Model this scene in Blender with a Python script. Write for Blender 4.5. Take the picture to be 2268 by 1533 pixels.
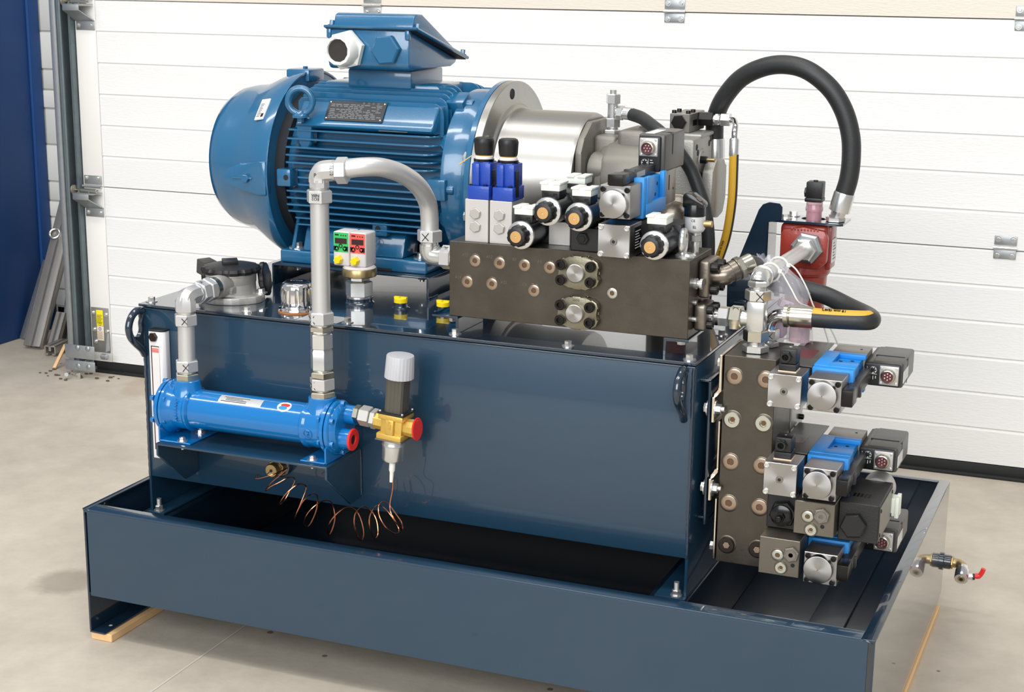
import bpy, bmesh, math, random
from mathutils import Matrix, Vector
for o in list(bpy.data.objects): bpy.data.objects.remove(o)
SC = bpy.context.scene
COL = SC.collection
random.seed(7)
V = Vector
# ------------------------------------------------------------------ camera, world, lights, exposure
cam = bpy.data.objects.new('camera', bpy.data.cameras.new('camera')); COL.objects.link(cam)
cam.data.sensor_width = 36.0; cam.data.lens = 55.443; cam.data.clip_start = .05
cam.matrix_world = Matrix(((.92320451, -.09967234, .37115881, 1.68267202), (.38416005, .21245478, -.89848986, -2.11929682),
                           (.01070012, .97207427, .23442934, 1.17449362), (0, 0, 0, 1)))
SC.camera = cam
w = bpy.data.worlds.new('hall_light'); SC.world = w; w.use_nodes = True
w.node_tree.nodes['Background'].inputs[0].default_value = (.93, .96, 1.0, 1)
w.node_tree.nodes['Background'].inputs[1].default_value = .42
def area(name, loc, target, sx, sy, power, col=(1, 1, 1)):
    l = bpy.data.lights.new(name, 'AREA'); l.shape = 'RECTANGLE'; l.size = sx; l.size_y = sy; l.energy = power; l.color = col
    o = bpy.data.objects.new(name, l); COL.objects.link(o); o.location = loc
    o.rotation_euler = (V(target) - V(loc)).to_track_quat('-Z', 'Y').to_euler(); return o
area('roof_light', (-1.7, -1.3, 4.6), (-1.7, -1.3, 0), 5.0, .4, 95, (1, .98, .94))
area('roof_light', (1.6, -1.8, 4.6), (1.0, .4, 0), 3.2, .5, 60, (1, .98, .94))
area('roof_light', (.6, .9, 4.8), (.6, .9, 0), 3.2, .5, 45, (1, .98, .94))
area('gate_daylight', (1.2, -5.6, 3.1), (.6, .6, .6), 5.5, 3.0, 330, (.96, .98, 1))
SC.view_settings.view_transform = 'Standard'; SC.view_settings.look = 'None'
SC.view_settings.exposure = 0.12; SC.view_settings.gamma = 1.0; SC.view_settings.use_curve_mapping = False

# ------------------------------------------------------------------ materials
def lin(c): return tuple((x / 255 / 12.92) if x / 255 <= .04045 else ((x / 255 + .055) / 1.055) ** 2.4 for x in c)
def mat(name, rgb, rough=.5, metal=0., coat=0., noise=0., nscale=40., bump=0., bscale=300., spec=.5, stretch=None, trans=0., alpha=1., coatr=.06, rvar=0., sss=None):
    m = bpy.data.materials.new(name); m.use_nodes = True; nt = m.node_tree; b = nt.nodes['Principled BSDF']
    c = lin(rgb); b.inputs['Base Color'].default_value = (*c, 1)
    b.inputs['Roughness'].default_value = rough; b.inputs['Metallic'].default_value = metal
    b.inputs['Coat Weight'].default_value = coat; b.inputs['Coat Roughness'].default_value = coatr
    b.inputs['Specular IOR Level'].default_value = spec
    b.inputs['Transmission Weight'].default_value = trans; b.inputs['Alpha'].default_value = alpha
    tc = nt.nodes.new('ShaderNodeTexCoord'); mp = nt.nodes.new('ShaderNodeMapping'); nt.links.new(tc.outputs['Object'], mp.inputs[0])
    if stretch: mp.inputs['Scale'].default_value = stretch
    if noise:
        n = nt.nodes.new('ShaderNodeTexNoise'); n.inputs['Scale'].default_value = nscale; n.inputs['Detail'].default_value = 5
        r = nt.nodes.new('ShaderNodeMapRange'); r.inputs[3].default_value = 1 - noise; r.inputs[4].default_value = 1 + noise
        mx = nt.nodes.new('ShaderNodeMix'); mx.data_type = 'RGBA'; mx.blend_type = 'MULTIPLY'; mx.inputs[0].default_value = 1
        nt.links.new(mp.outputs[0], n.inputs[0]); nt.links.new(n.outputs[0], r.inputs[0])
        mx.inputs[6].default_value = (*c, 1); nt.links.new(r.outputs[0], mx.inputs[7]); nt.links.new(mx.outputs[2], b.inputs['Base Color'])
        if rvar:
            r2 = nt.nodes.new('ShaderNodeMapRange'); r2.inputs[3].default_value = max(0, rough - rvar); r2.inputs[4].default_value = rough + rvar
            nt.links.new(n.outputs[0], r2.inputs[0]); nt.links.new(r2.outputs[0], b.inputs['Roughness'])
    if bump:
        n = nt.nodes.new('ShaderNodeTexNoise'); n.inputs['Scale'].default_value = bscale; n.inputs['Detail'].default_value = 3
        bp = nt.nodes.new('ShaderNodeBump'); bp.inputs['Strength'].default_value = bump; bp.inputs['Distance'].default_value = .001
        nt.links.new(mp.outputs[0], n.inputs[0]); nt.links.new(n.outputs[0], bp.inputs['Height']); nt.links.new(bp.outputs[0], b.inputs['Normal'])
    return m
NAVY = mat('navy_paint', (25, 54, 75), .30, coat=.7, noise=.06, nscale=6, bump=.05, bscale=500, coatr=.05)
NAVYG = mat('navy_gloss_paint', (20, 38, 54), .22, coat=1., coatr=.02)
NAVYI = mat('navy_shaded_inside', (14, 28, 42), .34, coat=.2, coatr=.1, spec=.35)  # same navy darkened: shade inside the tray is put into the colour
WELD = mat('painted_weld_bead', (30, 46, 66), .25, coat=.8, bump=.7, bscale=260)
MOTB = mat('motor_blue_paint', (26, 94, 134), .28, coat=.8, bump=.14, bscale=350, coatr=.08)
MOTD = mat('dark_gap', (14, 20, 28), .7)
HXB = mat('exchanger_blue_paint', (0, 108, 176), .2, coat=.8, bump=.06, bscale=150, coatr=.05)
ALU = mat('cast_aluminium', (186, 183, 178), .42, .6, noise=.08, nscale=30, bump=.08)
ALUM = mat('machined_aluminium', (168, 166, 162), .34, 1., noise=.06, nscale=60, stretch=(40, 1, 1), bump=.1, bscale=120)
ALUB = mat('brushed_aluminium', (166, 164, 162), .34, 1., noise=.06, nscale=30)
ANOD = mat('anodised_white_aluminium', (204, 201, 198), .42, .6, noise=.03)
GALV = mat('galvanised_steel', (172, 176, 178), .45, .85, noise=.14, nscale=60)
GALVD = mat('dark_galvanised_steel', (112, 124, 128), .5, .5, noise=.25, nscale=30)
ZINC = mat('zinc_plated_steel', (216, 216, 214), .24, .85, noise=.05, nscale=50)
ZINCY = mat('yellow_zinc_steel', (194, 190, 176), .24, 1., noise=.1, nscale=60)
PIPE = mat('satin_steel_pipe', (206, 205, 204), .36, .62, noise=.05, nscale=25, stretch=(1, 1, .15))
CHROME = mat('chrome', (228, 226, 226), .09, 1.)
IRON = mat('burnished_iron', (88, 83, 75), .38, .85, noise=.22, nscale=28, bump=.12, bscale=250, rvar=.1)
IRONF = mat('cast_flange_steel', (132, 124, 114), .32, .9, noise=.22, nscale=50, bump=.15)
CAST = mat('cast_iron_grey', (128, 124, 117), .5, .55, noise=.08, nscale=50, bump=.18, bscale=500)
CASTP = mat('pale_cast_iron', (152, 150, 144), .45, .6, noise=.06, bump=.3, bscale=420)
GREYM = mat('grey_phosphated_steel', (134, 130, 124), .36, .8, noise=.08, nscale=60)
BLK = mat('black_plastic', (22, 22, 23), .42, bump=.15, bscale=500)
BLKG = mat('black_gloss_plastic', (14, 14, 15), .2)
BLKST = mat('black_oxide_steel', (34, 32, 31), .32, .6)
ELBOX = mat('dark_grey_lacquer', (84, 82, 80), .38, .35, noise=.04)
BOXG = mat('anthracite_housing', (50, 50, 52), .4, .2)
RUB = mat('hose_rubber', (38, 39, 40), .45, bump=.25, bscale=700, noise=.08, nscale=80)
YEL = mat('yellow_plastic', (250, 214, 10), .35)
YELH = mat('yellow_print', (204, 158, 44), .45)
WHT = mat('white_plastic', (236, 236, 228), .4)
LBL = mat('white_label', (226, 226, 224), .45)
LBLG = mat('silver_label', (190, 190, 190), .4, .3, noise=.1, nscale=200)
VALB = mat('valve_blue_paint', (18, 62, 160), .4, bump=.25, bscale=400, coat=.2)
CYAN = mat('light_blue_plastic', (28, 136, 214), .42)
GOLD = mat('gold_anodised', (224, 180, 120), .34, .8)
BRASS = mat('brass', (178, 156, 112), .32, .9, noise=.08)
BRASSS = mat('stamped_brass', (214, 178, 90), .45, .6, bump=.3, bscale=300)
PLUG = mat('copper_tint_plug', (172, 152, 134), .3, .95, noise=.08, nscale=80)
PLUGZ = mat('silver_plug', (196, 198, 186), .3, .9)
COPPER = mat('copper', (214, 140, 104), .25, 1.)
RED = mat('red_cast_paint', (146, 48, 38), .38, coat=.4, bump=.2, bscale=300)
REDP = mat('red_plastic_cap', (226, 44, 40), .4)
GREEN = mat('green_face', (52, 188, 96), .45)
SALM = mat('coral_face', (246, 92, 78), .45)
SCRN = mat('dark_display', (52, 28, 30), .3)
INK = mat('black_ink', (18, 14, 18), .6)
NPINK = mat('dim_plate_print', (128, 130, 134), .5)
INKW = mat('white_print', (222, 222, 222), .6)
STICK = mat('yellow_sticker', (240, 222, 30), .5)
WOOD = mat('pine_wood', (232, 190, 138), .6, noise=.12, nscale=14, stretch=(6, .6, 6), bump=.2, bscale=60)
WOODK = mat('weathered_wood', (150, 112, 76), .75, noise=.2, nscale=30)
BLUEP = mat('pillar_blue_paint', (2, 62, 124), .55, noise=.1, nscale=9, bump=.15, bscale=60)
WALLM = mat('white_block_paint', (216, 216, 210), .75, noise=.04, nscale=12, bump=.3, bscale=90)
SEAL = mat('black_rubber_seal', (26, 27, 27), .7, noise=.2, nscale=40)
DOORW = mat('white_door_sheet', (232, 231, 229), .45, noise=.012, nscale=4, bump=.55, bscale=120, stretch=(.55, 1, 2.4))
DOORE = mat('white_end_cap', (232, 229, 225), .5, noise=.02, nscale=12)
MORT = mat('grey_mortar', (176, 174, 168), .9)
TRASH = mat('dirty_debris', (96, 84, 70), .9, noise=.35, nscale=60)
AMBER = mat('clear_tinted_plastic', (235, 190, 200), .15, trans=.75, spec=.4)
FILM = mat('clear_film', (240, 238, 246), .10, alpha=.24, spec=.8, bump=1., bscale=60)
GLASS = mat('gauge_window', (222, 216, 214), .25)
SOCK = mat('bronze_socket', (120, 92, 72), .35, .9)
SPOT = mat('spot_faced_steel', (104, 96, 86), .3, .9)
FLOORM = bpy.data.materials.new('concrete_floor'); FLOORM.use_nodes = True
def floor_nodes():
    nt = FLOORM.node_tree; b = nt.nodes['Principled BSDF']; L = nt.links.new
    tc = nt.nodes.new('ShaderNodeTexCoord')
    def noise(s, d=6, r=.6, vec=None):
        n = nt.nodes.new('ShaderNodeTexNoise'); n.inputs['Scale'].default_value = s; n.inputs['Detail'].default_value = d; n.inputs['Roughness'].default_value = r
        L(vec or tc.outputs['Object'], n.inputs[0]); return n
    n1 = noise(1.6); n2 = noise(9., 8, .7); n3 = noise(60., 4)
    cr = nt.nodes.new('ShaderNodeValToRGB'); e = cr.color_ramp.elements
    e[0].position = .3; e[0].color = (*lin((164, 155, 142)), 1); e[1].position = .72; e[1].color = (*lin((206, 196, 180)), 1)
    add = nt.nodes.new('ShaderNodeMath'); add.operation = 'ADD'; mul = nt.nodes.new('ShaderNodeMath'); mul.operation = 'MULTIPLY'; mul.inputs[1].default_value = .5
    L(n1.outputs[0], add.inputs[0]); L(n2.outputs[0], add.inputs[1]); L(add.outputs[0], mul.inputs[0]); L(mul.outputs[0], cr.inputs[0])
    # dark pits
    vo = nt.nodes.new('ShaderNodeTexVoronoi'); vo.inputs['Scale'].default_value = 7; L(tc.outputs['Object'], vo.inputs[0])
    pt = nt.nodes.new('ShaderNodeMath'); pt.operation = 'LESS_THAN'; pt.inputs[1].default_value = .045; L(vo.outputs[0], pt.inputs[0])
    m1 = nt.nodes.new('ShaderNodeMix'); m1.data_type = 'RGBA'; m1.inputs[7].default_value = (*lin((120, 108, 94)), 1); L(pt.outputs[0], m1.inputs[0]); L(cr.outputs[0], m1.inputs[6])
    # old oil stain, lower left of the tray
    last = m1
    for (sx, sy, sr, col, st) in ((-.215, .205, .075, (122, 112, 98), .55), (.30, -.30, .022, (110, 100, 88), .6), (-.9, 1.5, .12, (150, 120, 92), .35)):
        sub = nt.nodes.new('ShaderNodeVectorMath'); sub.operation = 'DISTANCE'; sub.inputs[1].default_value = (sx, sy, 0)
        L(tc.outputs['Object'], sub.inputs[0])
        ad = nt.nodes.new('ShaderNodeMath'); ad.operation = 'MULTIPLY_ADD'; ad.inputs[1].default_value = .06; L(n2.outputs[0], ad.inputs[0]); L(sub.outputs['Value'], ad.inputs[2])
        mr = nt.nodes.new('ShaderNodeMapRange'); mr.inputs[1].default_value = sr; mr.inputs[2].default_value = sr + .03; mr.inputs[3].default_value = st; mr.inputs[4].default_value = 0; L(ad.outputs[0], mr.inputs[0])
        mm = nt.nodes.new('ShaderNodeMix'); mm.data_type = 'RGBA'; mm.inputs[7].default_value = (*lin(col), 1); L(mr.outputs[0], mm.inputs[0]); L(last.outputs[2], mm.inputs[6]); last = mm
    L(last.outputs[2], b.inputs['Base Color']); b.inputs['Roughness'].default_value = .62
    bp = nt.nodes.new('ShaderNodeBump'); bp.inputs['Strength'].default_value = .25; bp.inputs['Distance'].default_value = .002
    L(n3.outputs[0], bp.inputs['Height']); L(bp.outputs[0], b.inputs['Normal'])
floor_nodes()

def turned(name, rgb, rough):
    m = mat(name, rgb, rough, 1.); nt = m.node_tree; b = nt.nodes['Principled BSDF']; b.inputs['Anisotropic'].default_value = .75
    t = nt.nodes.new('ShaderNodeTangent'); t.direction_type = 'RADIAL'; t.axis = 'Y'; nt.links.new(t.outputs[0], b.inputs['Tangent']); return m
TURN = turned('turned_aluminium', (172, 170, 168), .36)
# ------------------------------------------------------------------ mesh helpers
def frame(o, X=(1, 0, 0), Y=(0, 1, 0), Z=(0, 0, 1)):
    m = Matrix.Identity(4)
    for i, v in enumerate((X, Y, Z)):
        for j in range(3): m[j][i] = v[j]
    for j in range(3): m[j][3] = o[j]
    return m
def dirmat(p, d, rot=0.):
    d = V(d).normalized(); q = d.to_track_quat('Z', 'Y') if abs(d.z) < .999 else (Matrix.Identity(3).to_quaternion() if d.z > 0 else Matrix.Rotation(math.pi, 3, 'X').to_quaternion())
    return Matrix.Translation(V(p)) @ q.to_matrix().to_4x4() @ Matrix.Rotation(rot, 4, 'Z')
class B:
    def __init__(s, M=None): s.bm = bmesh.new(); s.M = M or Matrix.Identity(4)
    def _add(s, verts, faces, bev=0, seg=1, local=None, sharp=None):
        T = s.M @ local if local is not None else s.M
        vs = [s.bm.verts.new(T @ V(v)) for v in verts]
        fs = []
        for f in faces:
            try: fs.append(s.bm.faces.new([vs[i] for i in f]))
            except ValueError: pass
        if bev:
            es = {e for f in fs for e in f.edges}
            if sharp: es = {e for e in es if sharp(e)}
            bmesh.ops.bevel(s.bm, geom=list(es), offset=bev, segments=seg, affect='EDGES', profile=.5, clamp_overlap=True)
        return s
    def box(s, x0, x1, y0, y1, z0, z1, bev=0, seg=2, local=None):
        v = [(x, y, z) for z in (z0, z1) for y in (y0, y1) for x in (x0, x1)]
        return s._add(v, [(0, 2, 3, 1), (4, 5, 7, 6), (0, 1, 5, 4), (2, 6, 7, 3), (0, 4, 6, 2), (1, 3, 7, 5)], bev, seg, local)
    def lathe(s, p, d, prof, seg=28, rot=0., flute=None):
        T = dirmat(p, d, rot); v = []; f = []; n = len(prof)
        for (t, r) in prof:
            for k in range(seg):
                a = 2 * math.pi * k / seg; rr = r * (flute(k, t) if flute else 1); v.append((rr * math.cos(a), rr * math.sin(a), t))
        for i in range(n - 1):
            for k in range(seg): f.append((i * seg + k, i * seg + (k + 1) % seg, (i + 1) * seg + (k + 1) % seg, (i + 1) * seg + k))
        f.append(tuple(reversed(range(seg)))); f.append(tuple((n - 1) * seg + k for k in range(seg)))
        return s._add(v, f, local=T)
    def cyl(s, p, d, r, h, seg=24, r2=None, c=0):
        r2 = r if r2 is None else r2
        pr = [(0, r - c), (c, r), (h - c, r2), (h, r2 - c)] if c else [(0, r), (h, r2)]
        return s.lathe(p, d, pr, seg)
    def hexa(s, p, d, af, h, rot=0., c=None):
        R = af / math.sqrt(3); c = af * .06 if c is None else c
        return s.lathe(p, d, [(0, R - c), (c * .7, R), (h - c * .7, R), (h, R - c)], 6, rot)
    def prism(s, poly, o, U, W, depth, bev=0, seg=1):
        U = V(U).normalized(); W = V(W).normalized(); N = U.cross(W)
        a = [V(o) + U * x + W * y for x, y in poly]; b = [q + N * depth for q in a]; n = len(poly)
        f = [tuple(reversed(range(n))), tuple(range(n, 2 * n))] + [(i, (i + 1) % n, n + (i + 1) % n, n + i) for i in range(n)]
        return s._add(a + b, f, bev, seg)
    def tube(s, pts, r, seg=14, cap=True):
        pts = [V(p) for p in pts]; n = len(pts); v = []; f = []
        rr = r if isinstance(r, (list, tuple)) else [r] * n
        t0 = (pts[1] - pts[0]).normalized(); up = V((0, 0, 1)) if abs(t0.z) < .9 else V((1, 0, 0)); nrm = t0.cross(up).normalized()
        for i, p in enumerate(pts):
            t = (pts[min(i + 1, n - 1)] - pts[max(i - 1, 0)]).normalized()
            nrm = (nrm - t * nrm.dot(t)).normalized(); bn = t.cross(nrm)
            for k in range(seg):
                a = 2 * math.pi * k / seg; v.append(p + (nrm * math.cos(a) + bn * math.sin(a)) * rr[i])
        for i in range(n - 1):
            for k in range(seg): f.append((i * seg + k, i * seg + (k + 1) % seg, (i + 1) * seg + (k + 1) % seg, (i + 1) * seg + k))
        if cap: f.append(tuple(reversed(range(seg)))); f.append(tuple((n - 1) * seg + k for k in range(seg)))
        return s._add(v, f)
    def ball(s, c, r, seg=16, sc=(1, 1, 1)):
        n = seg // 2; v = []; f = []
        for i in range(1, n):
            th = math.pi * i / n
            for k in range(seg):
                a = 2 * math.pi * k / seg; v.append((c[0] + r * sc[0] * math.sin(th) * math.cos(a), c[1] + r * sc[1] * math.sin(th) * math.sin(a), c[2] + r * sc[2] * math.cos(th)))
        for i in range(n - 2):
            for k in range(seg): f.append((i * seg + k, (i + 1) * seg + k, (i + 1) * seg + (k + 1) % seg, i * seg + (k + 1) % seg))
        f.append(tuple(range(seg))); f.append(tuple(reversed([(n - 2) * seg + k for k in range(seg)])))
        return s._add(v, f)
    def torus(s, c, d, R, r, seg=32, sg=10):
        T = dirmat(c, d); v = []; f = []
        for i in range(seg):
            a = 2 * math.pi * i / seg
            for k in range(sg):
                b = 2 * math.pi * k / sg; q = R + r * math.cos(b); v.append((q * math.cos(a), q * math.sin(a), r * math.sin(b)))
        for i in range(seg):
            for k in range(sg): f.append((i * sg + k, ((i + 1) % seg) * sg + k, ((i + 1) % seg) * sg + (k + 1) % sg, i * sg + (k + 1) % sg))
        return s._add(v, f, local=T)
    def ringplate(s, outer, inner, o, U, W, depth):
        """plate with a hole: outer and inner are point lists of equal length"""
        U = V(U).normalized(); W = V(W).normalized(); N = U.cross(W); n = len(outer)
        A = [V(o) + U * x + W * y for x, y in outer]; I = [V(o) + U * x + W * y for x, y in inner]
        v = A + I + [q + N * depth for q in A] + [q + N * depth for q in I]; f = []
        for i in range(n):
            j = (i + 1) % n
            f += [(i, n + i, n + j, j), (2 * n + i, 2 * n + j, 3 * n + j, 3 * n + i), (i, j, 2 * n + j, 2 * n + i), (n + i, 3 * n + i, 3 * n + j, n + j)]
        return s._add(v, f)
    def mesh(s, name, m, off=None, angle=35):
        bmesh.ops.recalc_face_normals(s.bm, faces=s.bm.faces[:])
        me = bpy.data.meshes.new(name); s.bm.to_mesh(me); s.bm.free(); me.materials.append(m)
        if off is not None: me.transform(Matrix.Translation(-V(off)))
        me.shade_smooth() if hasattr(me, 'shade_smooth') else None
        try: me.set_sharp_from_angle(angle=math.radians(angle))
        except Exception: pass
        return me
def smooth(pts, n=8, closed=False):
    P = [V(p) for p in pts]; out = []; m = len(P)
    for i in range(m - 1):
        p0 = P[max(i - 1, 0)]; p1 = P[i]; p2 = P[i + 1]; p3 = P[min(i + 2, m - 1)]
        for k in range(n):
            t = k / n; out.append(.5 * ((2 * p1) + (p2 - p0) * t + (2 * p0 - 5 * p1 + 4 * p2 - p3) * t * t + (3 * p1 - p0 - 3 * p2 + p3) * t ** 3))
    out.append(P[-1]); return out
def root_of(o):
    while o.parent: o = o.parent
    return o
def thing(name, label, cat, loc, group=None, rot=None):
    o = bpy.data.objects.new(name, None); COL.objects.link(o); o.location = loc; o.empty_display_size = .02
    o['label'] = label; o['category'] = cat
    if group: o['group'] = group
    return o
def part(b, name, m, parent=None, label=None, angle=35):
    off = root_of(parent).location if parent else None
    me = b.mesh(name, m, off, angle); o = bpy.data.objects.new(name, me); COL.objects.link(o)
    if parent: o.parent = parent
    if label: o['label'] = label
    return o
def single(b, name, m, label, cat, group=None, angle=35):
    """a thing that is one mesh; origin at the middle of its underside"""
    xs = [v.co.copy() for v in b.bm.verts]; c = V((sum(v.x for v in xs) / len(xs), sum(v.y for v in xs) / len(xs), min(v.z for v in xs)))
    me = b.mesh(name, m, c, angle); o = bpy.data.objects.new(name, me); COL.objects.link(o); o.location = c
    o['label'] = label; o['category'] = cat
    if group: o['group'] = group
    return o
def struct(b, name, m, parent=None, angle=35):
    me = b.mesh(name, m, None, angle); o = bpy.data.objects.new(name, me); COL.objects.link(o)
    if parent: o.parent = parent
    else: o['kind'] = 'structure'
    return o
_cache = {}
def wmat(o): return (wmat(o.parent) if o.parent else Matrix.Identity(4)) @ o.matrix_basis
def inst(name, key, build, m, parent, M, label=None):
    """shared-mesh part placed by matrix M given in world space"""
    if key not in _cache:
        b = B(); build(b); _cache[key] = b.mesh(name, m)
    o = bpy.data.objects.new(name, _cache[key]); COL.objects.link(o)
    if parent:
        o.parent = parent; o.matrix_basis = wmat(parent).inverted() @ M
    else: o.matrix_world = M
    if label: o['label'] = label
    return o
# stock fasteners, built along +Z from the seat
def hexbolt(parent, p, d, af=.010, h=.006, m=None, washer=True, rot=.3, stub=0., name='bolt'):
    m = m or ZINC
    def bd(b):
        if washer: b.cyl((0, 0, 0), (0, 0, 1), af * .95, af * .14)
        b.hexa((0, 0, af * .1 if washer else 0), (0, 0, 1), af, h)
        if stub: b.cyl((0, 0, h), (0, 0, 1), af * .32, stub, 12)
    return inst(name, ('hb', af, h, m.name, washer, stub), bd, m, parent, dirmat(p, d, rot))
def capscrew(parent, p, d, r=.004, h=.004, m=None, name='screw'):
    m = m or BLKST
    def bd(b):
        b.lathe((0, 0, 0), (0, 0, 1), [(0, r), (h * .85, r), (h, r * .88), (h, r * .55), (h * .5, r * .5)], 18)
    return inst(name, ('cs', r, h, m.name), bd, m, parent, dirmat(p, d, .2))
def plug(parent, p, d, r=.0092, h=.0022, m=None, name='port_plug'):
    m = m or PLUG
    def bd(b):
        b.lathe((0, 0, 0), (0, 0, 1), [(0, r), (h * .7, r), (h, r * .93), (h, r * .46), (h * .1, r * .40)], 24)
    o = inst(name, ('pl', r, h, m.name), bd, m, parent, dirmat(p, d, .2))
    inst('hex_socket', ('hs', r, h), lambda b: b.hexa((0, 0, h * .12), (0, 0, 1), r * .62, .0002, c=0), SOCK, o, dirmat(p, d, .2))
    inst('spot_face', ('sf', r), lambda b: b.lathe((0, 0, 0), (0, 0, 1), [(0, r * 1.20), (.00025, r * 1.17), (.00026, r * .9)], 28), SPOT, o, dirmat(p, d, .2))
    return o
def text(s, parent, o, X, Y, size, m, name='lettering', depth=.0002, ax='LEFT', bold=0.):
    cu = bpy.data.curves.new('t', 'FONT'); cu.body = s; cu.size = size; cu.extrude = depth; cu.align_x = ax; cu.align_y = 'CENTER'; cu.offset = bold; cu.resolution_u = 2
    t = bpy.data.objects.new('t', cu); COL.objects.link(t); bpy.context.view_layer.update()
    me = bpy.data.meshes.new_from_object(t.evaluated_get(bpy.context.evaluated_depsgraph_get())); bpy.data.objects.remove(t); me.name = name
    X = V(X).normalized(); Y = V(Y).normalized(); me.transform(frame(V(o) - root_of(parent).location, X, Y, X.cross(Y))); me.materials.clear(); me.materials.append(m)
    q = bpy.data.objects.new(name, me); COL.objects.link(q); q.parent = parent; return q
def penx(parent, c, X, Y, s=.007):
    """felt-pen cross drawn on a fitting"""
    X = V(X).normalized(); Y = V(Y).normalized(); b = B(); N = X.cross(Y); c = V(c)
    for a in (.9, -.75):
        u = (X * math.cos(a) + Y * math.sin(a)); v = N.cross(u); k = random.uniform(.85, 1.1)
        q = [c - u * s * k - v * s * .07, c + u * s * k - v * s * .10, c + u * s * k + v * s * .03, c - u * s * k + v * s * .08]
        b._add(q + [x + N * .0003 for x in q], [(3, 2, 1, 0), (4, 5, 6, 7), (0, 1, 5, 4), (1, 2, 6, 5), (2, 3, 7, 6), (3, 0, 4, 7)])
    return part(b, 'pen_cross', INK, parent)
# ================================================================== SETTING
b = B(); b.box(-9, 9, -7, 5, -.1, 0); fl = struct(b, 'floor', FLOORM)
b = B()   # saw-cut joint in the concrete, filled paler
b._add([(.216, .175, .0006), (.2195, .175, .0006), (.2265, -.6, .0006), (.2225, -.6, .0006)], [(3, 2, 1, 0)])
struct(b, 'joint_filler', mat('pale_joint', (196, 190, 178), .8), fl)
b = B(); b.box(-6.0, 5.2, 1.990, 2.16, 0, 3.2); wallb = struct(b, 'wall_back', MORT)
zs = [.074, .131, .245, .368, .421, .484, .602, .717, .776, .84, .958, 1.07, 1.13, 1.2]
bi = 0
for i in range(len(zs) - 1):
    x = -2.0 + (.13 if i % 2 else 0)
    while x < -.9:
        if zs[i + 1] - zs[i] > .02:
            b = B(); b.box(x + .002, x + .363, 1.985 + random.uniform(-.001, .001), 2.0, zs[i] + .0025, zs[i + 1] - .0025, .003, 2)
            struct(b, 'block', WALLM, wallb)
        x += .365
b = B(); b.box(-1.63, -1.0, 1.99, 2.06, 0, .07); struct(b, 'footing', mat('dark_footing', (110, 98, 84), .9, noise=.3), wallb)
# blue steel column: web recess and flange lips
b = B(); b.box(-1.9, -1.64, .9, 1.93, 0, 1.9, .004); b.box(-1.89, -1.632, 1.93, 1.984, 0, 1.895, .006); b.box(-1.89, -1.634, .93, 1.70, 0.0, 1.895, .006)
struct(b, 'trim_1', BLUEP)
# ---- sectional door
DM = Matrix.Translation((-1.0586, 1.5724, 0)) @ Matrix.Rotation(math.atan(.024), 4, 'Z')
door = bpy.data.objects.new('door_1', None); COL.objects.link(door); door['kind'] = 'structure'; door.location = (0, 0, 0)
UR = 3.7
def section(z0, z1, n):
    pr = [(0.0, z0 + .001)]; p = (z1 - z0) / n
    for k in range(1, n):
        z = z0 + k * p; pr += [(0.0, z - .0060), (.0020, z - .0015), (.0020, z + .0005), (-.0008, z + .0030), (0.0, z + .009)]
    pr += [(0.0, z1 - .0045), (.004, z1 - .0015)]
    b = B(DM); v = []; f = []
    for u in (-.047, UR): v += [(u, y, z) for y, z in pr] + [(u, .04, pr[-1][1]), (u, .04, pr[0][1])]
    m = len(pr) + 2
    f = [(i, (i + 1) % m, m + (i + 1) % m, m + i) for i in range(m)] + [tuple(range(m)), tuple(reversed(range(m, 2 * m)))]
    b._add(v, f); return struct(b, 'panel', DOORW, door, 20)
section(.0327, .5489, 6); section(.549, 1.0706, 6)
DOORC = mat('shaded_door_sheet', (222, 214, 200), .45, noise=.012, nscale=4, bump=.55, bscale=120, stretch=(.55, 1, 2.4))  # white sheet toned beige: shading of the upper section put into the colour
b = B(DM); b.box(-.047, UR, 0, .04, 1.0716, 1.6); struct(b, 'panel', DOORC, door)
for z0, z1 in ((.0327, .548), (.549, 1.070), (1.0716, 1.6)):
    b = B(DM); b.box(-.116, -.0485, -.0012, .04, z0, z1, .0015); struct(b, 'end_cap', DOORE, door)
b = B(DM); b.box(-.105, UR, -.001, .03, .0, .0322, .003); b.box(-.105, UR, -.012, 0, 0, .008, .002); struct(b, 'bottom_seal', SEAL, door)
def dpt(u, y, z): return tuple(DM @ V((u, y, z)))
DX = V((1, .024, 0)).normalized(); DN = V((.024, -1, 0)).normalized(); DZ = V((0, 0, 1))
def door_hinge(u, z, lab):
    b = B(DM); b.box(u - .025, u + .025, -.0025, -.0005, z + .006, z + .028, .002); b.box(u - .025, u + .025, -.0025, -.0005, z - .026, z - .004, .002)
    t = door
    t = part(b, 'hinge', GALV, door, lab)
    b = B(DM); b.cyl((u - .0265, -.005, z), (1, 0, 0), .0042, .053, 14); part(b, 'hinge_pin', ZINC, t)
    for du in (-.0165, .0165):
        for dz in (.0195, -.0175): hexbolt(t, dpt(u + du, -.0025, z + dz), DN, .0075, .004)
door_hinge(.808, 1.0716, 'galvanised door hinge above the motor terminal box, at the top edge')
door_hinge(1.615, 1.0716, 'galvanised door hinge on the upper panel joint above the arched black hose')
door_hinge(2.425, 1.0716, 'galvanised door hinge cut off by the top right corner of the picture')
door_hinge(2.42, .5546, 'galvanised door hinge on the white door right of the red filter')
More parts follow.
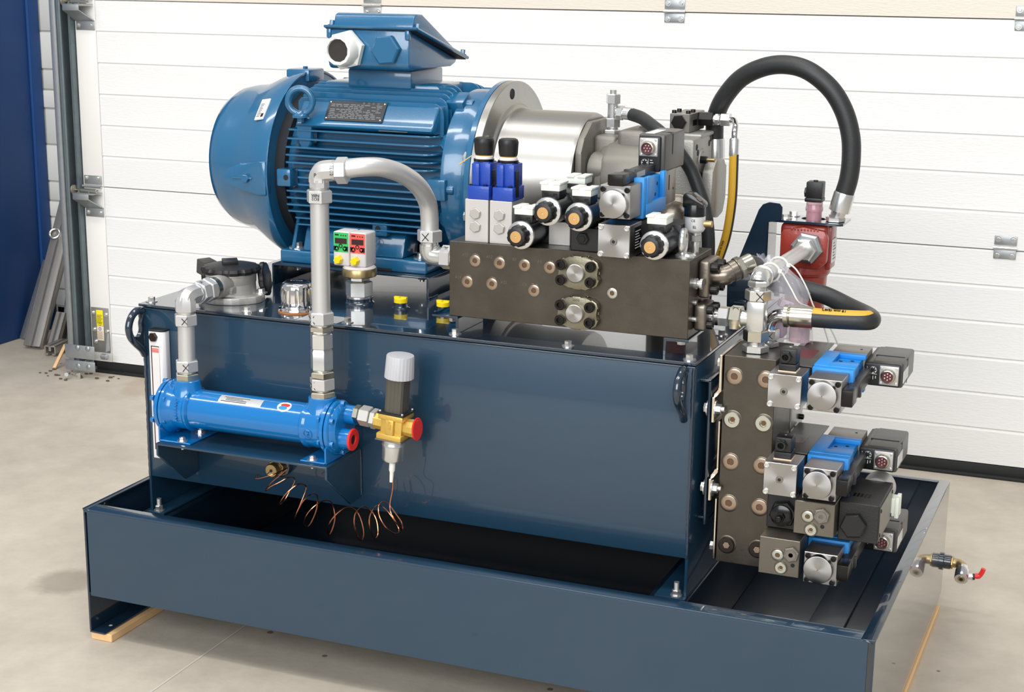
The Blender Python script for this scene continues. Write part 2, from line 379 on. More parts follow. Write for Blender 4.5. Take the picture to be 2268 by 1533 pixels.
# track
b = B(DM)
tb = B(DM); tb.box(-.163, -.1465, -.052, -.049, .03, 1.5, .001); tb.box(-.1475, -.1445, -.052, .01, .03, 1.5, .001)
t = thing('door_track', 'galvanised vertical door track on the left side of the white door', 'rail', dpt(-.15, -.03, .03))
part(tb, 'front_angle', GALV, t)
tb = B(DM); tb.box(-.143, -.140, -.046, .02, .03, 1.5); tb.box(-.140, -.118, .016, .02, .03, 1.5); tb.box(-.1405, -.131, -.047, -.043, .03, 1.5, .001); tb.box(-.1395, -.137, -.047, -.03, .03, 1.5, .0008); tb.box(-.1245, -.1225, -.022, .0, .03, 1.5, .0008); tb.box(-.122, -.1185, -.02, .02, .03, 1.5); part(tb, 'channel', GALVD, t)
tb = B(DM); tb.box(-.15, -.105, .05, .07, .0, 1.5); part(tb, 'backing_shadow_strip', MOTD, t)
# roller brackets with hinge above
def roller(z, lab, full=True):
    t = thing('roller_bracket', lab, 'bracket', dpt(-.08, -.002, z - .07))
    b = B(DM); b.box(-.112, -.050, -.003, -.0008, z - .075, z - .048, .002)                 # foot leaf
    P = [(-.112, -.003, z - .048), (-.050, -.003, z - .048), (-.065, -.050, z - .018), (-.118, -.050, z - .018)]
    b._add([V(p) for p in P] + [V(p) + V((0, -.002, -.002)) for p in P], [(3, 2, 1, 0), (4, 5, 6, 7), (0, 1, 5, 4), (1, 2, 6, 5), (2, 3, 7, 6), (3, 0, 4, 7)])
    b.box(-.119, -.065, -.052, -.050, z - .020, z - .004, .0008); b.box(-.119, -.05, -.052, -.006, z - .005, z - .003, .0006)
    part(b, 'bracket_plate', GALV, t)
    b = B(DM); b.cyl((-.1265, -.028, z + .004), (1, 0, 0), .0028, .080, 10); b.cyl((-.104, -.028, z + .004), (1, 0, 0), .0058, .05, 14); b.box(-.112, -.107, -.034, -.022, z - .003, z + .004); b.box(-.078, -.073, -.034, -.022, z - .003, z + .004)
    part(b, 'roller_shaft', ZINCY, t)
    b = B(DM); b.lathe((-.134, -.028, z + .004), (1, 0, 0), [(0, .008), (.001, .0135), (.004, .0125), (.006, .0135), (.008, .008)], 20); part(b, 'roller_wheel', mat('roller_grey', (150, 145, 130), .4, .5), t)
    if full:
        b = B(DM); b.box(-.112, -.052, -.003, -.0008, z + .018, z + .044, .002); part(b, 'hinge_leaf', GALV, t)
        b = B(DM); b.cyl((-.116, -.006, z + .013), (1, 0, 0), .0042, .064, 14); part(b, 'hinge_pin', ZINC, t)
        for du in (-.104, -.064): hexbolt(t, dpt(du, -.003, z + .037), DN, .0075, .004)
    for du in (-.104, -.060): hexbolt(t, dpt(du, -.003, z - .062), DN, .0075, .004)
roller(.536, 'galvanised roller bracket halfway up the left edge of the white door')
roller(1.062, 'galvanised roller bracket at the top left corner beside the door track')
# bottom corner bracket
t = thing('corner_bracket', 'galvanised bottom corner bracket with warning sticker at the door foot', 'bracket', dpt(-.08, -.02, .0))
b = B(DM); b.box(-.113, -.052, -.003, -.0008, .06, .194, .002); part(b, 'upright_plate', mat('dull_galvanised', (150, 148, 140), .5, .6, noise=.1), t)
b = B(DM); b.box(-.150, -.048, -.085, -.083, .058, .098, .0015); b2_ = B(DM); b2_.box(-.150, -.048, -.087, -.083, .022, .052, .003); part(b2_, 'lower_wrap', GALV, t)
part(b, 'upper_wrap', GALV, t); b = B(DM)
b.prism([(0, .022), (.082, .026), (.082, .05), (.055, .075), (.04, .08), (0, .098)], tuple(DM @ V((-.048, -.084, 0))), (.024 * -1, 1, 0), (0, 0, 1), .002)
b3_ = B(DM); b3_.prism([(0, .07), (.012, .125), (.02, .12), (.02, .07)], (-.05, -.03, 0), (0, 1, 0), (0, 0, 1), .002); part(b3_, 'side_gusset', GALV, t)
part(b, 'side_wrap', GALV, t)
for u, z in ((-.105, .09), (-.07, .09), (-.105, .036), (-.07, .036)):
    b = B(DM); b.ball((u, -.086, z), .0078, 14, (1, .45, 1)); part(b, 'rivet_head', GALV, t)
for u, z in ((-.105, .178), (-.060, .175), (-.103, .128), (-.058, .125), (-.100, .092), (-.060, .09)): hexbolt(t, dpt(u, -.003, z), DN, .0075, .005)
b = B(DM); b.cyl((-.05, -.05, .062), (1, 0, 0), .009, .022, 16, c=.003); part(b, 'axle_end', GALV, t)
b = B(DM); b.cyl((-.13, -.10, .014), (.3, -.8, .1), .006, .022, 14); b.hexa((-.10, -.095, 0), (0, 0, 1), .012, .018); part(b, 'cable_nut', ZINC, t)
b = B(DM); b.box(-.094, -.071, -.0045, -.0033, .139, .187, .0004); part(b, 'warning_sticker', STICK, t)
b = B(DM); b.box(-.0935, -.0705, -.0045, -.0033, .096, .1385, .0004); part(b, 'paper_sticker', mat('aged_paper', (226, 214, 192), .7), t)
b = B(DM); o = (-.0825, -.0047, .178)
b.prism([(-.0045, 0), (.0045, 0), (0, .0075)], tuple(DM @ V((-.0825, -.0046, .1755))), DX, DZ, -.0003)
for k in range(8): b.box(-.092, -.0735 - (k % 3) * .002, -.0049, -.0046, .1715 - k * .0034, .1725 - k * .0034)
b.torus((-.082, -.0046, .1445), (0, 1, 0), .0035, .0005, 16, 4); part(b, 'warning_print', INK, t)
b = B(DM)
for k in range(7): b.box(-.0915, -.0735 - (k % 2) * .002, -.0049, -.0046, .122 - k * .0033, .1228 - k * .0033)
part(b, 'sticker_print', mat('brown_print', (150, 90, 70), .7), t)
b = B(DM); b.torus((-.083, -.0046, .131), (0, 1, 0), .004, .0009, 18, 5); part(b, 'round_mark', mat('blue_print', (40, 60, 140), .6), t)
# leaning profiles + debris in the corner
def lean(name, lab, p0, p1, wd, th, m, rot=0., ch=False, cat='profile', grp=None):
    p0 = V(p0); p1 = V(p1); d = (p1 - p0); L = d.length; T = dirmat(p0, d, rot); b = B(T)
    if ch:
        b.box(-wd, -wd + .004, -th, th, 0, L, .0008); b.box(wd - .004, wd, -th, th, 0, L, .0008); b.box(-wd, wd, th - .004, th, 0, L, .0008); b.box(-.004, .004, -th * .2, th, 0, L)
        b.box(-wd, -wd + .012, -th, -th + .004, 0, L); b.box(wd - .012, wd, -th, -th + .004, 0, L)
    else:
        b.box(-wd, wd, -th, th, 0, L, .001)
    return single(b, name, m, lab, cat, grp)
ALP = mat('mill_aluminium', (178, 172, 164), .4, .7, noise=.1, nscale=20)
lean('aluminium_profile', 'front grooved aluminium profile leaning against the white wall, with ring on top', (-1.510, 1.715, .006), (-1.5185, 1.948, .446), .031, .012, ALP, 0, True)
lean('aluminium_strip', 'thin flat metal strip leaning behind the grooved profile, beside the blue column', (-1.622, 1.80, .004), (-1.60, 1.91, .24), .012, .004, GALV, 0, cat='strip')
lean('steel_rail', 'dark steel rail leaning behind and right of the grooved profile', (-1.452, 1.80, .006), (-1.500, 1.955, .36), .016, .010, GALVD, 0, True, 'rail')
lean('aluminium_profile', 'short grey profile stub leaning at the right of the tall grooved profile foot', (-1.452, 1.735, .005), (-1.452, 1.79, .105), .018, .010, ALP, 0, True)
lean('channel_stub', 'short open-ended channel stub lying on the floor by the profiles', (-1.400, 1.655, .020), (-1.410, 1.745, .022), .019, .014, ALP, 0, True, 'profile')
lean('wooden_stub', 'short weathered board stub standing behind the door track foot', (-1.395, 1.76, .006), (-1.385, 1.80, .108), .019, .008, WOODK, 0, cat='board')
lean('wooden_lath', 'thin splintered lath lying by the profiles on the floor', (-1.289, 1.534, .004), (-1.296, 1.60, .06), .005, .003, WOOD, .1, cat='lath')
b = B(); b.torus((-1.532, 1.872, .338), (.25, -.8, .55), .0155, .004, 24, 8); single(b, 'eye_ring', ZINC, 'small steel eye ring on the leaning grooved profile', 'ring')
b = B()
for k in range(26):
    x = random.uniform(-1.30, -1.05); y = random.uniform(1.44, 1.54); s = random.uniform(.002, .006); b.ball((x, y, s * .4), s, 6, (1.5, 1, .6))
o = single(b, 'debris', TRASH, 'crumbled dirt under the galvanised corner bracket', 'dirt'); o['kind'] = 'stuff'

# ================================================================== DRIP TRAY on timber
b = B(); b.box(-.001, .0425, .008, .78, 0, .0145, .0012, 1); single(b, 'timber_batten', WOOD, 'flat pine batten under the left foot of the drip tray', 'batten')
b = B(); b.box(1.334, 1.3735, .012, .752, 0, .0145, .0012, 1); single(b, 'timber_batten', WOOD, 'flat pine batten under the right foot of the drip tray', 'batten')
tray = thing('drip_tray', 'large open navy steel drip tray standing on two battens', 'tray', (.685, .39, .0146))
D = .7871; H = .2483
b = B(); b.prism([(.010, .0874), (1.360, .0874), (1.360, H - .004), (.010, H - .004)], (0, .004, 0), (1, 0, 0), (0, 0, 1), .004)
b.box(.0118, 1.3503, .0005, .0300, H - .004, H, .0012, 2); b.box(.004, 1.366, .0005, .0050, H - .0075, H - .0012, .002, 2); part(b, 'front_panel', NAVY, tray)
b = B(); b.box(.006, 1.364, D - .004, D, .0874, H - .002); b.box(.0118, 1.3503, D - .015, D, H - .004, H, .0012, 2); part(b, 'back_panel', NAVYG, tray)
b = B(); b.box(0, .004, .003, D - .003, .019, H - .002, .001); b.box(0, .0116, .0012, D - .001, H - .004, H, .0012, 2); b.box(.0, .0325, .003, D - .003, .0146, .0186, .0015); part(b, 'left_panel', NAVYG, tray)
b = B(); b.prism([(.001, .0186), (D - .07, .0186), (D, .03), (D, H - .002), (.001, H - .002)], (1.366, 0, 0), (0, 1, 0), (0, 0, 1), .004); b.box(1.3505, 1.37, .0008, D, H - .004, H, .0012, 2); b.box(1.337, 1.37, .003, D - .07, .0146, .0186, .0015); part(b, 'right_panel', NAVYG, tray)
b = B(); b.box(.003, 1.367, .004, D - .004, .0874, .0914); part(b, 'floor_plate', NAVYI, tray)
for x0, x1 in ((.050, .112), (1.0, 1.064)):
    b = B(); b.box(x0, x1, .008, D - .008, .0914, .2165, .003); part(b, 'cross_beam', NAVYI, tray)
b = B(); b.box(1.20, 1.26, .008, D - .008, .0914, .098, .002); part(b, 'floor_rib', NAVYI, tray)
b = B(); b.cyl((.0215, .035, .0187), (0, 0, 1), .0032, .0003, 16); part(b, 'bolt_hole', mat('light_hole', (205, 198, 186), .8), tray)
b = B(); b.tube(smooth([(.0165, .0035, .2455), (.013, .0015, .246), (.008, .001, .2445), (.004, .0015, .241)]), .0018, 8); b.tube(smooth([(1.352, .0035, .2455), (1.357, .0015, .246), (1.362, .001, .2445), (1.366, .0015, .241)]), .0018, 8); part(b, 'corner_weld', WELD, tray)
# ball valve at the right end
bv = thing('drain_ball_valve', 'small drain ball valve with red lever at the rear right of the drip tray', 'valve', (1.37, .756, .095))
b = B(); b.lathe((1.370, .756, .100), (1, 0, 0), [(0, .0165), (.004, .0165), (.005, .0135), (.017, .0135)], 24); part(b, 'painted_socket', NAVYG, bv)
b = B(); b.hexa((1.387, .756, .100), (1, 0, 0), .021, .004); b.tube(smooth([(1.390, .756, .100), (1.400, .755, .100), (1.408, .749, .098), (1.410, .741, .094)], 5), .0090, 16); part(b, 'brass_elbow', BRASS, bv)
vd = V((.02, -.80, -.36)).normalized(); v0 = V((1.4100, .748, .0965))
b = B(); b.lathe(v0, vd, [(0, .0100), (.008, .0105), (.010, .0130), (.028, .0130), (.031, .0120)], 24); part(b, 'valve_body', CHROME, bv)
b = B(); b.lathe(v0 + vd * .0311, vd, [(0, .0068), (.0006, .0066)], 18); part(b, 'outlet_face', BRASS, bv)
b = B(); b.cyl(v0 + vd * .0312, vd, .0035, .0009); part(b, 'outlet_bore', MOTD, bv)
b = B(); b.cyl((1.416, .730, .0865), (1, .1, .1), .006, .014, 16); b.hexa((1.424, .731, .0872), (1, .1, .1), .010, .004); part(b, 'stem', CHROME, bv)
b = B(); b.hexa((1.4285, .731, .0875), (1, .1, .1), .0105, .005); b.box(1.431, 1.437, .727, .735, .086, .093, .002); part(b, 'stem_nut', BLK, bv)
b = B(); b.tube(smooth([(1.434, .731, .090), (1.441, .731, .091), (1.4455, .731, .098), (1.448, .731, .106)], 5), [.0052] * 6 + [.0045] * 10, 10); part(b, 'lever', REDP, bv)

# ================================================================== OIL TANK
X0, X1, F, BK = .0664, 1.0615, .107, .705
tank = thing('oil_tank', 'navy blue steel oil tank standing in the drip tray', 'tank', (.56, .4, .2165))
b = B(); b.box(X0 + .004, X1 - .004, F + .0005, F + .005, .285, .590, .0008); part(b, 'front_plate', NAVY, tank)
b = B(); b.box(X0 + .004, X1 - .004, BK - .005, BK, .2215, .590); b.box(X0 + .004, X1 - .004, F + .005, BK - .004, .285, .290); part(b, 'shell', NAVY, tank)
for s, xa in ((-1, X0), (1, X1 - .005)):
    b = B(); b.box(xa, xa + .005, F, BK, .2215, .590, .001)
    xf = (xa, xa + .034) if s < 0 else (xa - .045, xa + .005)
    b.box(xf[0], xf[1], F - .009, BK, .2175, .2215, .001); part(b, 'side_plate', NAVY, tank)
b = B()
for z0, z1, x in ((.285, .588, X0 + .003), (.285, .588, X1 - .003)):
    n = 44; pts = [(x + random.uniform(-.0004, .0004), F + .0005, z0 + (z1 - z0) * k / n) for k in range(n + 1)]; b.tube(pts, [.0026 + .0005 * (k % 2) for k in range(n + 1)], 8)
part(b, 'corner_weld', WELD, tank)
b = B(); b.box(X0, X1, F - .001, BK, .5885, .5915, .001); part(b, 'rim', NAVY, tank)
b = B(); b.box(X0 + .004, X1 - .004, F + .004, BK, .5915, .5935); part(b, 'gasket', SEAL, tank)
lid = part(B().box(.0622, 1.0628, .1038, .708, .5934, .5984, .0008, 1), 'lid', NAVYG, tank)
for (x, y) in ((.074, .127), (.268, .1265), (.4605, .1265), (.6563, .1255), (.8503, .1244), (1.0479, .1200), (.0768, .487), (1.048, .303), (1.048, .50), (.0768, .69), (1.048, .69)):
    hexbolt(lid, (x, y, .5984), (0, 0, 1), .0105, .0075, ZINC, rot=random.uniform(0, 1))
for x in (X0 + .002, X1 - .0035 - .012):     # rope eyes, rounded bar on a web plate
    loop = smooth([(x, .104, .5860), (x, .090, .5885), (x, .074, .580), (x, .0655, .564), (x, .0690, .547), (x, .082, .533), (x, .100, .518), (x, .108, .507)], 7)
    b = B(); b.tube(loop, .0064, 14); b.tube(smooth([(x, .106, .578), (x, .100, .566), (x, .100, .552), (x, .092, .542), (x, .083, .540)], 6), .0044, 10)
    b.prism([(.096, .584), (.108, .588), (.108, .508), (.094, .524), (.082, .536), (.095, .545), (.1, .56)], (x - .002, 0, 0), (0, 1, 0), (0, 0, 1), .004); part(b, 'lifting_eye', NAVYG, tank)
for x in (.0842, 1.0444):
    def bd(b): b.cyl((0, 0, 0), (0, 0, 1), .0095, .0016); b.hexa((0, 0, .0014), (0, 0, 1), .0125, .0085, c=.0012); b.lathe((0, 0, .009), (0, 0, 1), [(k * .0007, .0044 if k % 2 else .0039) for k in range(20)], 12)
    inst('anchor_bolt', 'anchor', bd, ZINC, tank, dirmat((x, .1088, .2215), (0, 0, 1)))
for x, nm in ((.1679, 0), (.490, 1)): pass
# exchanger shelf
sh = B(); sh.box(.1679, .4935, -.0105, .1065, .3875, .3915, .0012); shelf = part(sh, 'shelf', NAVY, tank)
for x in (.1681, .4895):
    b = B(); b.prism([(-.0105, .3885), (.1065, .3885), (.1065, .308), (.098, .3065), (.069, .3045), (-.0105, .370)], (x, 0, 0), (0, 1, 0), (0, 0, 1), .004, .0006); part(b, 'gusset', NAVY, tank)
b = B(); b.tube([(.4925, .104, .390), (.4930, .106, .37), (.4930, .106, .31)], .0022, 8); part(b, 'gusset_weld', WELD, tank)
# ================================================================== MOTOR SUPPORT + ELECTRIC MOTOR
YA, ZA = .526, .798
sup = thing('motor_support', 'folded navy plate bridge under the electric motor on the tank lid', 'bracket', (.34, .5, .5984))
b = B(); b.box(.1815, .5005, .352, .70, .6335, .6372, .0012); part(b, 'top_plate', NAVYG, sup)
b = B(); b.box(.1815, .1855, .352, .70, .5984, .6355, .0008); part(b, 'side_wall', NAVYG, sup)
b = B(); b.box(.4965, .5005, .352, .70, .5984, .6355, .0008); part(b, 'side_wall', NAVYG, sup)
b = B(); b.tube(smooth([(.5015, .352, .601), (.502, .365, .600), (.502, .385, .6005)]), .0022, 8); b.tube([(.1800, .352, .600), (.1795, .38, .600)], .002, 8); part(b, 'weld', WELD, sup)
for x in (.209, .466):
    for y in (.399, .653): hexbolt(sup, (x, y, .6333), (0, 0, -1), .014, .009, ZINC, stub=.005, name='nut')

mot = thing('electric_motor', 'blue finned electric motor with terminal box on the tank', 'motor', (.34, YA, .6372))
def rot(a, r): return (YA + r * math.cos(a), ZA + r * math.sin(a))
b = B(); b.lathe((.195, YA, ZA), (1, 0, 0), [(0, .136), (.32, .136)], 48); part(b, 'stator_frame', MOTB, mot)
# side fins, horizontal plates with rounded noses
def fin(poly_x, z, y0, y1, th=.0032):
    b = B(); x0, x1 = poly_x; r = min(.020, abs(y1 - y0) * .7)
    s = 1 if y1 > y0 else -1
    pts = [(x0, y0), (x1, y0)] + [(x1 - r + r * math.cos(a), y1 - s * r + s * r * math.sin(a)) for a in [k * math.pi / 10 for k in range(6)]] + [(x0 + .004, y1), (x0, y1 - s * .004)]
    if s < 0: pts = pts[::-1]
    b.prism(pts, (0, 0, z - th / 2), (1, 0, 0), (0, 1, 0), th, .0009, 1); return part(b, 'cooling_fin', MOTB, mot)
zf = [-.094, -.083, -.072, -.061, -.050, -.039, -.028, .013, .024, .036, .049, .062, .076, .091]
for dz in [-.088, -.0755, -.063, -.0505, -.038, -.0255, -.013, 0.0, .013, .026, .0395, .0535, .0685, .084]:
    for s in (-1, 1):
        yt = .166 if abs(dz) < .05 else .166 - (abs(dz) - .05) * .35
        yb = .5 * math.sqrt(.136 ** 2 - dz ** 2) + .03
        xe = (.208, .507)
        if s < 0 and -.02 < dz < .02: xe = (.232, .47 + .02 * (dz < -.01))
        if s < 0 and dz < -.07: xe = (.22, .50)
        fin(xe, ZA + dz, YA + s * yb, YA + s * yt)
# upper fins: vertical plates along x
for dy in (-.122, -.104, -.088, -.072, -.056, -.040, .040, .056, .072, .088, .104, .122):
    zt = ZA + .1 + .069 * math.sqrt(max(0, 1 - (dy / .15) ** 2)) ; zt = min(zt, ZA + .172)
    b = B(); r = .022; pts = [(.215, ZA + .05), (.507, ZA + .05)] + [(.507 - r + r * math.cos(a), zt - r + r * math.sin(a)) for a in [k * math.pi / 10 for k in range(6)]] + [(.222, zt), (.215, zt - .006)]
    b.prism(pts, (0, YA + dy + .0015, 0), (1, 0, 0), (0, 0, 1), .0032, .0008, 1); part(b, 'cooling_fin', MOTB, mot)
b = B(); b.box(.232, .47, YA - .060, YA + .06, .915, .965, .008); part(b, 'top_deck', MOTB, mot)
# nameplate pad (sloped) + plate
b = B(); b.prism([(-.142, .086), (-.160, .094), (-.150, .105), (-.128, .135), (-.1, .135), (-.1, .086)], (.228, YA, ZA), (0, 1, 0), (0, 0, 1), .272, .004, 2); part(b, 'nameplate_pad', MOTB, mot)
pn = V((0, -math.sin(math.radians(54)), math.cos(math.radians(54)))); pc = V((.342, YA - .1395, ZA + .1205)); pw = V((1, 0, 0)); ph = pw.cross(pn) * -1
T = Matrix.Translation(pc + pn * .0016) @ frame((0, 0, 0), pw, ph, pw.cross(ph))
b = B(T); b.box(-.058, .058, -.0205, .0205, -.0006, .0004, .0003, 1); npl = part(b, 'nameplate', mat('black_nameplate', (30, 32, 36), .35, .4), mot)
b = B(T)
for r_ in range(9):
    y = .0125 - r_ * .0034; x = -.052
    while x < .052:
        l = random.uniform(.003, .012)
        if random.random() < .86 and x + l < .054: b.box(x, x + l, y - .0006, y + .0006, .0004, .0006)
        x += l + random.uniform(.0012, .004)
for x in (.012, .022, .031, .041): b.torus((x, .0168, .0005), (0, 0, 1), .0016, .0004, 12, 4)
part(b, 'plate_print', NPINK, npl)
b = B(T)
for x in (-.054, .054):
    for y in (-.0165, .0165): b.ball((x, y, .0005), .0016, 8)
part(b, 'rivet', ZINC, npl)
b = B(); b.box(.40, .456, YA - .165, YA - .163, ZA + .0915, ZA + .0925); b.box(.435, .480, YA - .153, YA - .14, ZA + .0955, ZA + .0965, .0005); part(b, 'bearing_plate', GREYM, mot)
# lifting eye
b = B(); b.prism([(-.012, .045), (.012, .045), (.0145, .028), (.0145, .0), (.007, -.012), (-.007, -.012), (-.0145, .0), (-.0145, .028)], (.243, YA - .152, ZA + .062), (1, 0, 0), (0, 0, 1), -.024, .003); part(b, 'eye_boss', MOTB, mot)
b = B(); b.cyl((.243, YA - .164, ZA + .1), (0, 0, 1), .0065, .014); b.lathe((.243, YA - .164, ZA + .108), (0, 0, 1), [(0, .015), (.004, .015), (.008, .010), (.012, .008)], 24); b.torus((.243, YA - .164, ZA + .137), (.25, -1, 0), .0225, .0062, 36, 12); part(b, 'lifting_eye', MOTB, mot)
# fan hood
hood = B(); hood.lathe((0, YA, ZA), (1, 0, 0), [(.1775, .176), (.1800, .178), (.1800, .181), (.177, .1815), (.158, .179), (.13, .170), (.105, .158), (.085, .151), (.06, .148), (.038, .143), (.022, .132), (.014, .115), (.010, .09), (.009, .02)][::-1], 64)
for v_ in hood.bm.verts:
    k_ = max(0., min(1., (.165 - v_.co.x) / .11)); v_.co.z = ZA + (v_.co.z - ZA) * (1 - .065 * k_) + .0105 * k_; v_.co.y = YA + (v_.co.y - YA) * (1 - .035 * k_)
hd = part(hood, 'fan_hood', MOTB, mot, angle=50)
b = B(); b.lathe((.176, YA, ZA), (1, 0, 0), [(0, .150), (.022, .150)], 48); part(b, 'hood_gap', MOTD, mot)
# hood screw pockets (front side and top)
def rel(a, r, x): y, z = rot(a, r); return V((x, y, z))
b = B(); pk = [(.085, 0), (.10, .018), (.125, .028), (.165, .032), (.178, .034), (.178, -.030), (.16, -.030), (.12, -.022), (.095, -.012)]
b.prism(pk, (0, YA - .183, ZA - .006), (1, 0, 0), (0, 0, 1), -.022, .004, 2); part(b, 'screw_pocket', MOTB, hd)
b = B(); b.box(.108, .150, YA - .1855, YA - .176, ZA - .007, ZA - .0035, .001); b.hexa((.138, YA - .183, ZA - .0055), (0, -1, 0), .013, .007); part(b, 'pocket_screw', MOTB, hd)
b = B(); b.box(.135, .185, YA - .03, YA + .03, ZA + .160, ZA + .1835, .004); b.hexa((.165, YA - .008, ZA + .183), (0, 0, 1), .009, .005); part(b, 'top_strap', MOTB, hd)
T = dirmat(rel(math.radians(146), .178, .150), rel(math.radians(146), 1, 0) - V((0, YA, ZA)))
la = math.radians(139); nrm = V((-.25, math.cos(la), math.sin(la))).normalized(); pc = rel(la, .1755, .146); xa = V((1, 0, 0)); xa = (xa - nrm * xa.dot(nrm)).normalized(); ya = nrm.cross(xa)
b = B(Matrix.Translation(pc + nrm * .0015) @ frame((0, 0, 0), xa, ya, nrm)); b.box(-.0105, .0105, -.023, .023, -.002, .0006, .0003, 1); st = part(b, 'barcode_label', LBL, hd)
b = B(Matrix.Translation(pc + nrm * .0015) @ frame((0, 0, 0), xa, ya, nrm))
for k in range(9): b.box(-.008, -.001 + .001 * (k % 3), -.017 + k * .0035, -.0158 + k * .0035, .0006, .0009)
b.box(.002, .008, -.018, -.010, .0006, .0009)
part(b, 'label_print', INK, st)
# terminal block stubs and end shields
b = B(); b.box(.193, .222, YA - .170, YA - .14, ZA - .018, ZA + .014, .003); b.cyl((.2085, YA - .170, ZA - .002), (0, -1, 0), .0005, .0002); part(b, 'side_boss', MOTB, mot)
b = B(); b.cyl((.213, YA - .1695, ZA - .001), (0, -1, 0), .005, .001); part(b, 'boss_hole', MOTD, mot)
b = B(); b.lathe((.512, YA, ZA), (1, 0, 0), [(0, .150), (.004, .1585), (.030, .158), (.044, .150), (.050, .156), (.054, .170), (.0565, .1755), (.066, .1758)], 64); part(b, 'end_shield', MOTB, mot, angle=40)
for a in (182, 62, 118, 298, 242):
    a = math.radians(a); u = V((0, math.cos(a), math.sin(a))); v = V((1, 0, 0)).cross(u); c = V((.5, YA, ZA)) + u * .155
    b = B(frame(c, (1, 0, 0), u, v * -1)); b.box(-.005, .030, -.02, .014, -.019, .019, .003); part(b, 'shield_lug', MOTB, mot)
    capscrew(mot, c + V((.030, 0, 0)), (1, 0, 0), .0085, .012, MOTB)
for a in (150, 205, 30, 330):     # hollow pockets of the end shield
    a = math.radians(a); u = V((-.15, math.cos(a), math.sin(a))).normalized(); c = V((.541, YA, ZA)) + u * .150
    b = B(); b.lathe(c, u, [(0, .018), (.004, .015)], 20); part(b, 'shield_pocket', MOTB, mot)
for a in (160, 200, 20, 110, 70, 250, 290):
    a = math.radians(a); hexbolt(mot, V((.5676, YA, ZA)) + V((0, math.cos(a), math.sin(a))) * .150, (-1, 0, 0), .018, .010, ZINC, name='flange_bolt')
# feet
for s in (-1, 1):
    b = B(); pts = []
    x0, x1, y0, y1 = .187, .487, YA + s * .154, YA + s * .085
    lo, hi = min(y0, y1), max(y0, y1)
    b.box(x0, x1, lo, hi, .6372, .6610, .004, 3); part(b, 'foot', MOTB, mot)
    b = B(); b.box(.262, .418, min(y0, y0 - s * .001) - .0006, max(y0, y0 - s * .001) + .0006, .6375, .6435, .0004); part(b, 'foot_relief', MOTD, mot)
    b = B(); q = [(s * .148, -.137), (s * .085, -.137), (s * .07, -.08), (s * .118, -.085), (s * .135, -.1)]
    b.prism(q if s > 0 else q[::-1], (.232, YA, ZA), (0, 1, 0), (0, 0, 1), .205, .004, 2)
    b.prism([(s * .145, -.137), (s * .10, -.137), (s * .08, -.07), (s * .122, -.08)], (.205, YA, ZA), (0, 1, 0), (0, 0, 1), .007, .002, 1)
    b.prism([(s * .145, -.137), (s * .10, -.137), (s * .08, -.07), (s * .122, -.08)], (.470, YA, ZA), (0, 1, 0), (0, 0, 1), .007, .002, 1)
    part(b, 'foot_rib', MOTB, mot)
    for x in (.209, .466): hexbolt(mot, (x, YA + s * .127, .661), (0, 0, 1), .0165, .0095, ZINC, washer=True, name='foot_bolt')
b = B(); b.box(.378, .408, YA - .152, YA - .118, ZA - .098, ZA - .073, .003); part(b, 'earth_boss', MOTB, mot)
b = B(); b.cyl((.390, YA - .152, ZA - .085), (0, -1, 0), .0055, .0006); part(b, 'boss_hole', MOTD, mot)
b = B(); b.torus((.383, YA - .1505, ZA - .108), (0, -.93, .25), .0085, .0007, 28, 5); b.box(.3825, .3835, YA - .1515, YA - .1505, ZA - .108, ZA - .102)
for k, w_ in enumerate((.010, .007, .004)): b.box(.383 - w_ / 2, .383 + w_ / 2, YA - .152, YA - .151, ZA - .1085 - k * .0024, ZA - .1076 - k * .0024)
part(b, 'earth_symbol', MOTB, mot)
# terminal box
tb = part(B().box(.292, .420, YA - .076, YA + .06, .955, .990, .004), 'box_pedestal', MOTB, mot)
b = B(); b.prism([(.412, .992), (.405, 1.000), (.407, 1.0625), (.613, 1.003), (.600, .995), (.58, .992)], (.2765, 0, 0), (0, 1, 0), (0, 0, 1), .161, .004, 2)
b.box(.2745, .284, .403, .415, 1.045, 1.063, .003); b.box(.430, .4395, .403, .415, 1.045, 1.063, .003); part(b, 'terminal_box', MOTB, mot, angle=40)
b = B(); b.prism([(.401, 1.0640), (.400, 1.0690), (.622, 1.0085), (.620, 1.0030)], (.2705, 0, 0), (0, 1, 0), (0, 0, 1), .187, .0015, 1); part(b, 'box_flange', MOTB, mot)
b = B(); b.prism([(.404, 1.0622), (.404, 1.0642), (.618, 1.0045), (.618, 1.0025)], (.2735, 0, 0), (0, 1, 0), (0, 0, 1), .178); part(b, 'box_seal', MOTD, mot)
b = B(); b.prism([(.412, 1.066), (.4215, 1.087), (.430, 1.090), (.452, 1.089), (.612, 1.0135), (.612, 1.008)], (.2835, 0, 0), (0, 1, 0), (0, 0, 1), .159, .006, 3); part(b, 'box_lid', MOTB, mot, angle=40)
for x, y, z in ((.281, .413, 1.067), (.4485, .418, 1.064), (.4505, .606, 1.012), (.281, .606, 1.012)): hexbolt(mot, (x, y, z), (0, .27, .96), .0075, .009, MOTB, name='lid_screw')
# gland, plug
b = B(); b.hexa((.318, .405, 1.026), (0, -1, 0), .062, .016, rot=.25); part(b, 'gland_hex', WHT, mot)
b = B(); b.lathe((.318, .389, 1.026), (0, -1, 0), [(0, .030), (.006, .0295), (.020, .0275), (.024, .0255), (.025, .021), (.019, .0195)], 12, .2); part(b, 'gland_nut', WHT, mot)
b = B(); b.cyl((.318, .3705, 1.026), (0, -1, 0), .0195, .003, 28); part(b, 'gland_insert', mat('gland_black', (40, 36, 34), .7, noise=.2, nscale=90), mot)
b = B(); b.hexa((.396, .405, 1.028), (0, -1, 0), .048, .012, rot=.1); part(b, 'box_plug', MOTB, mot)

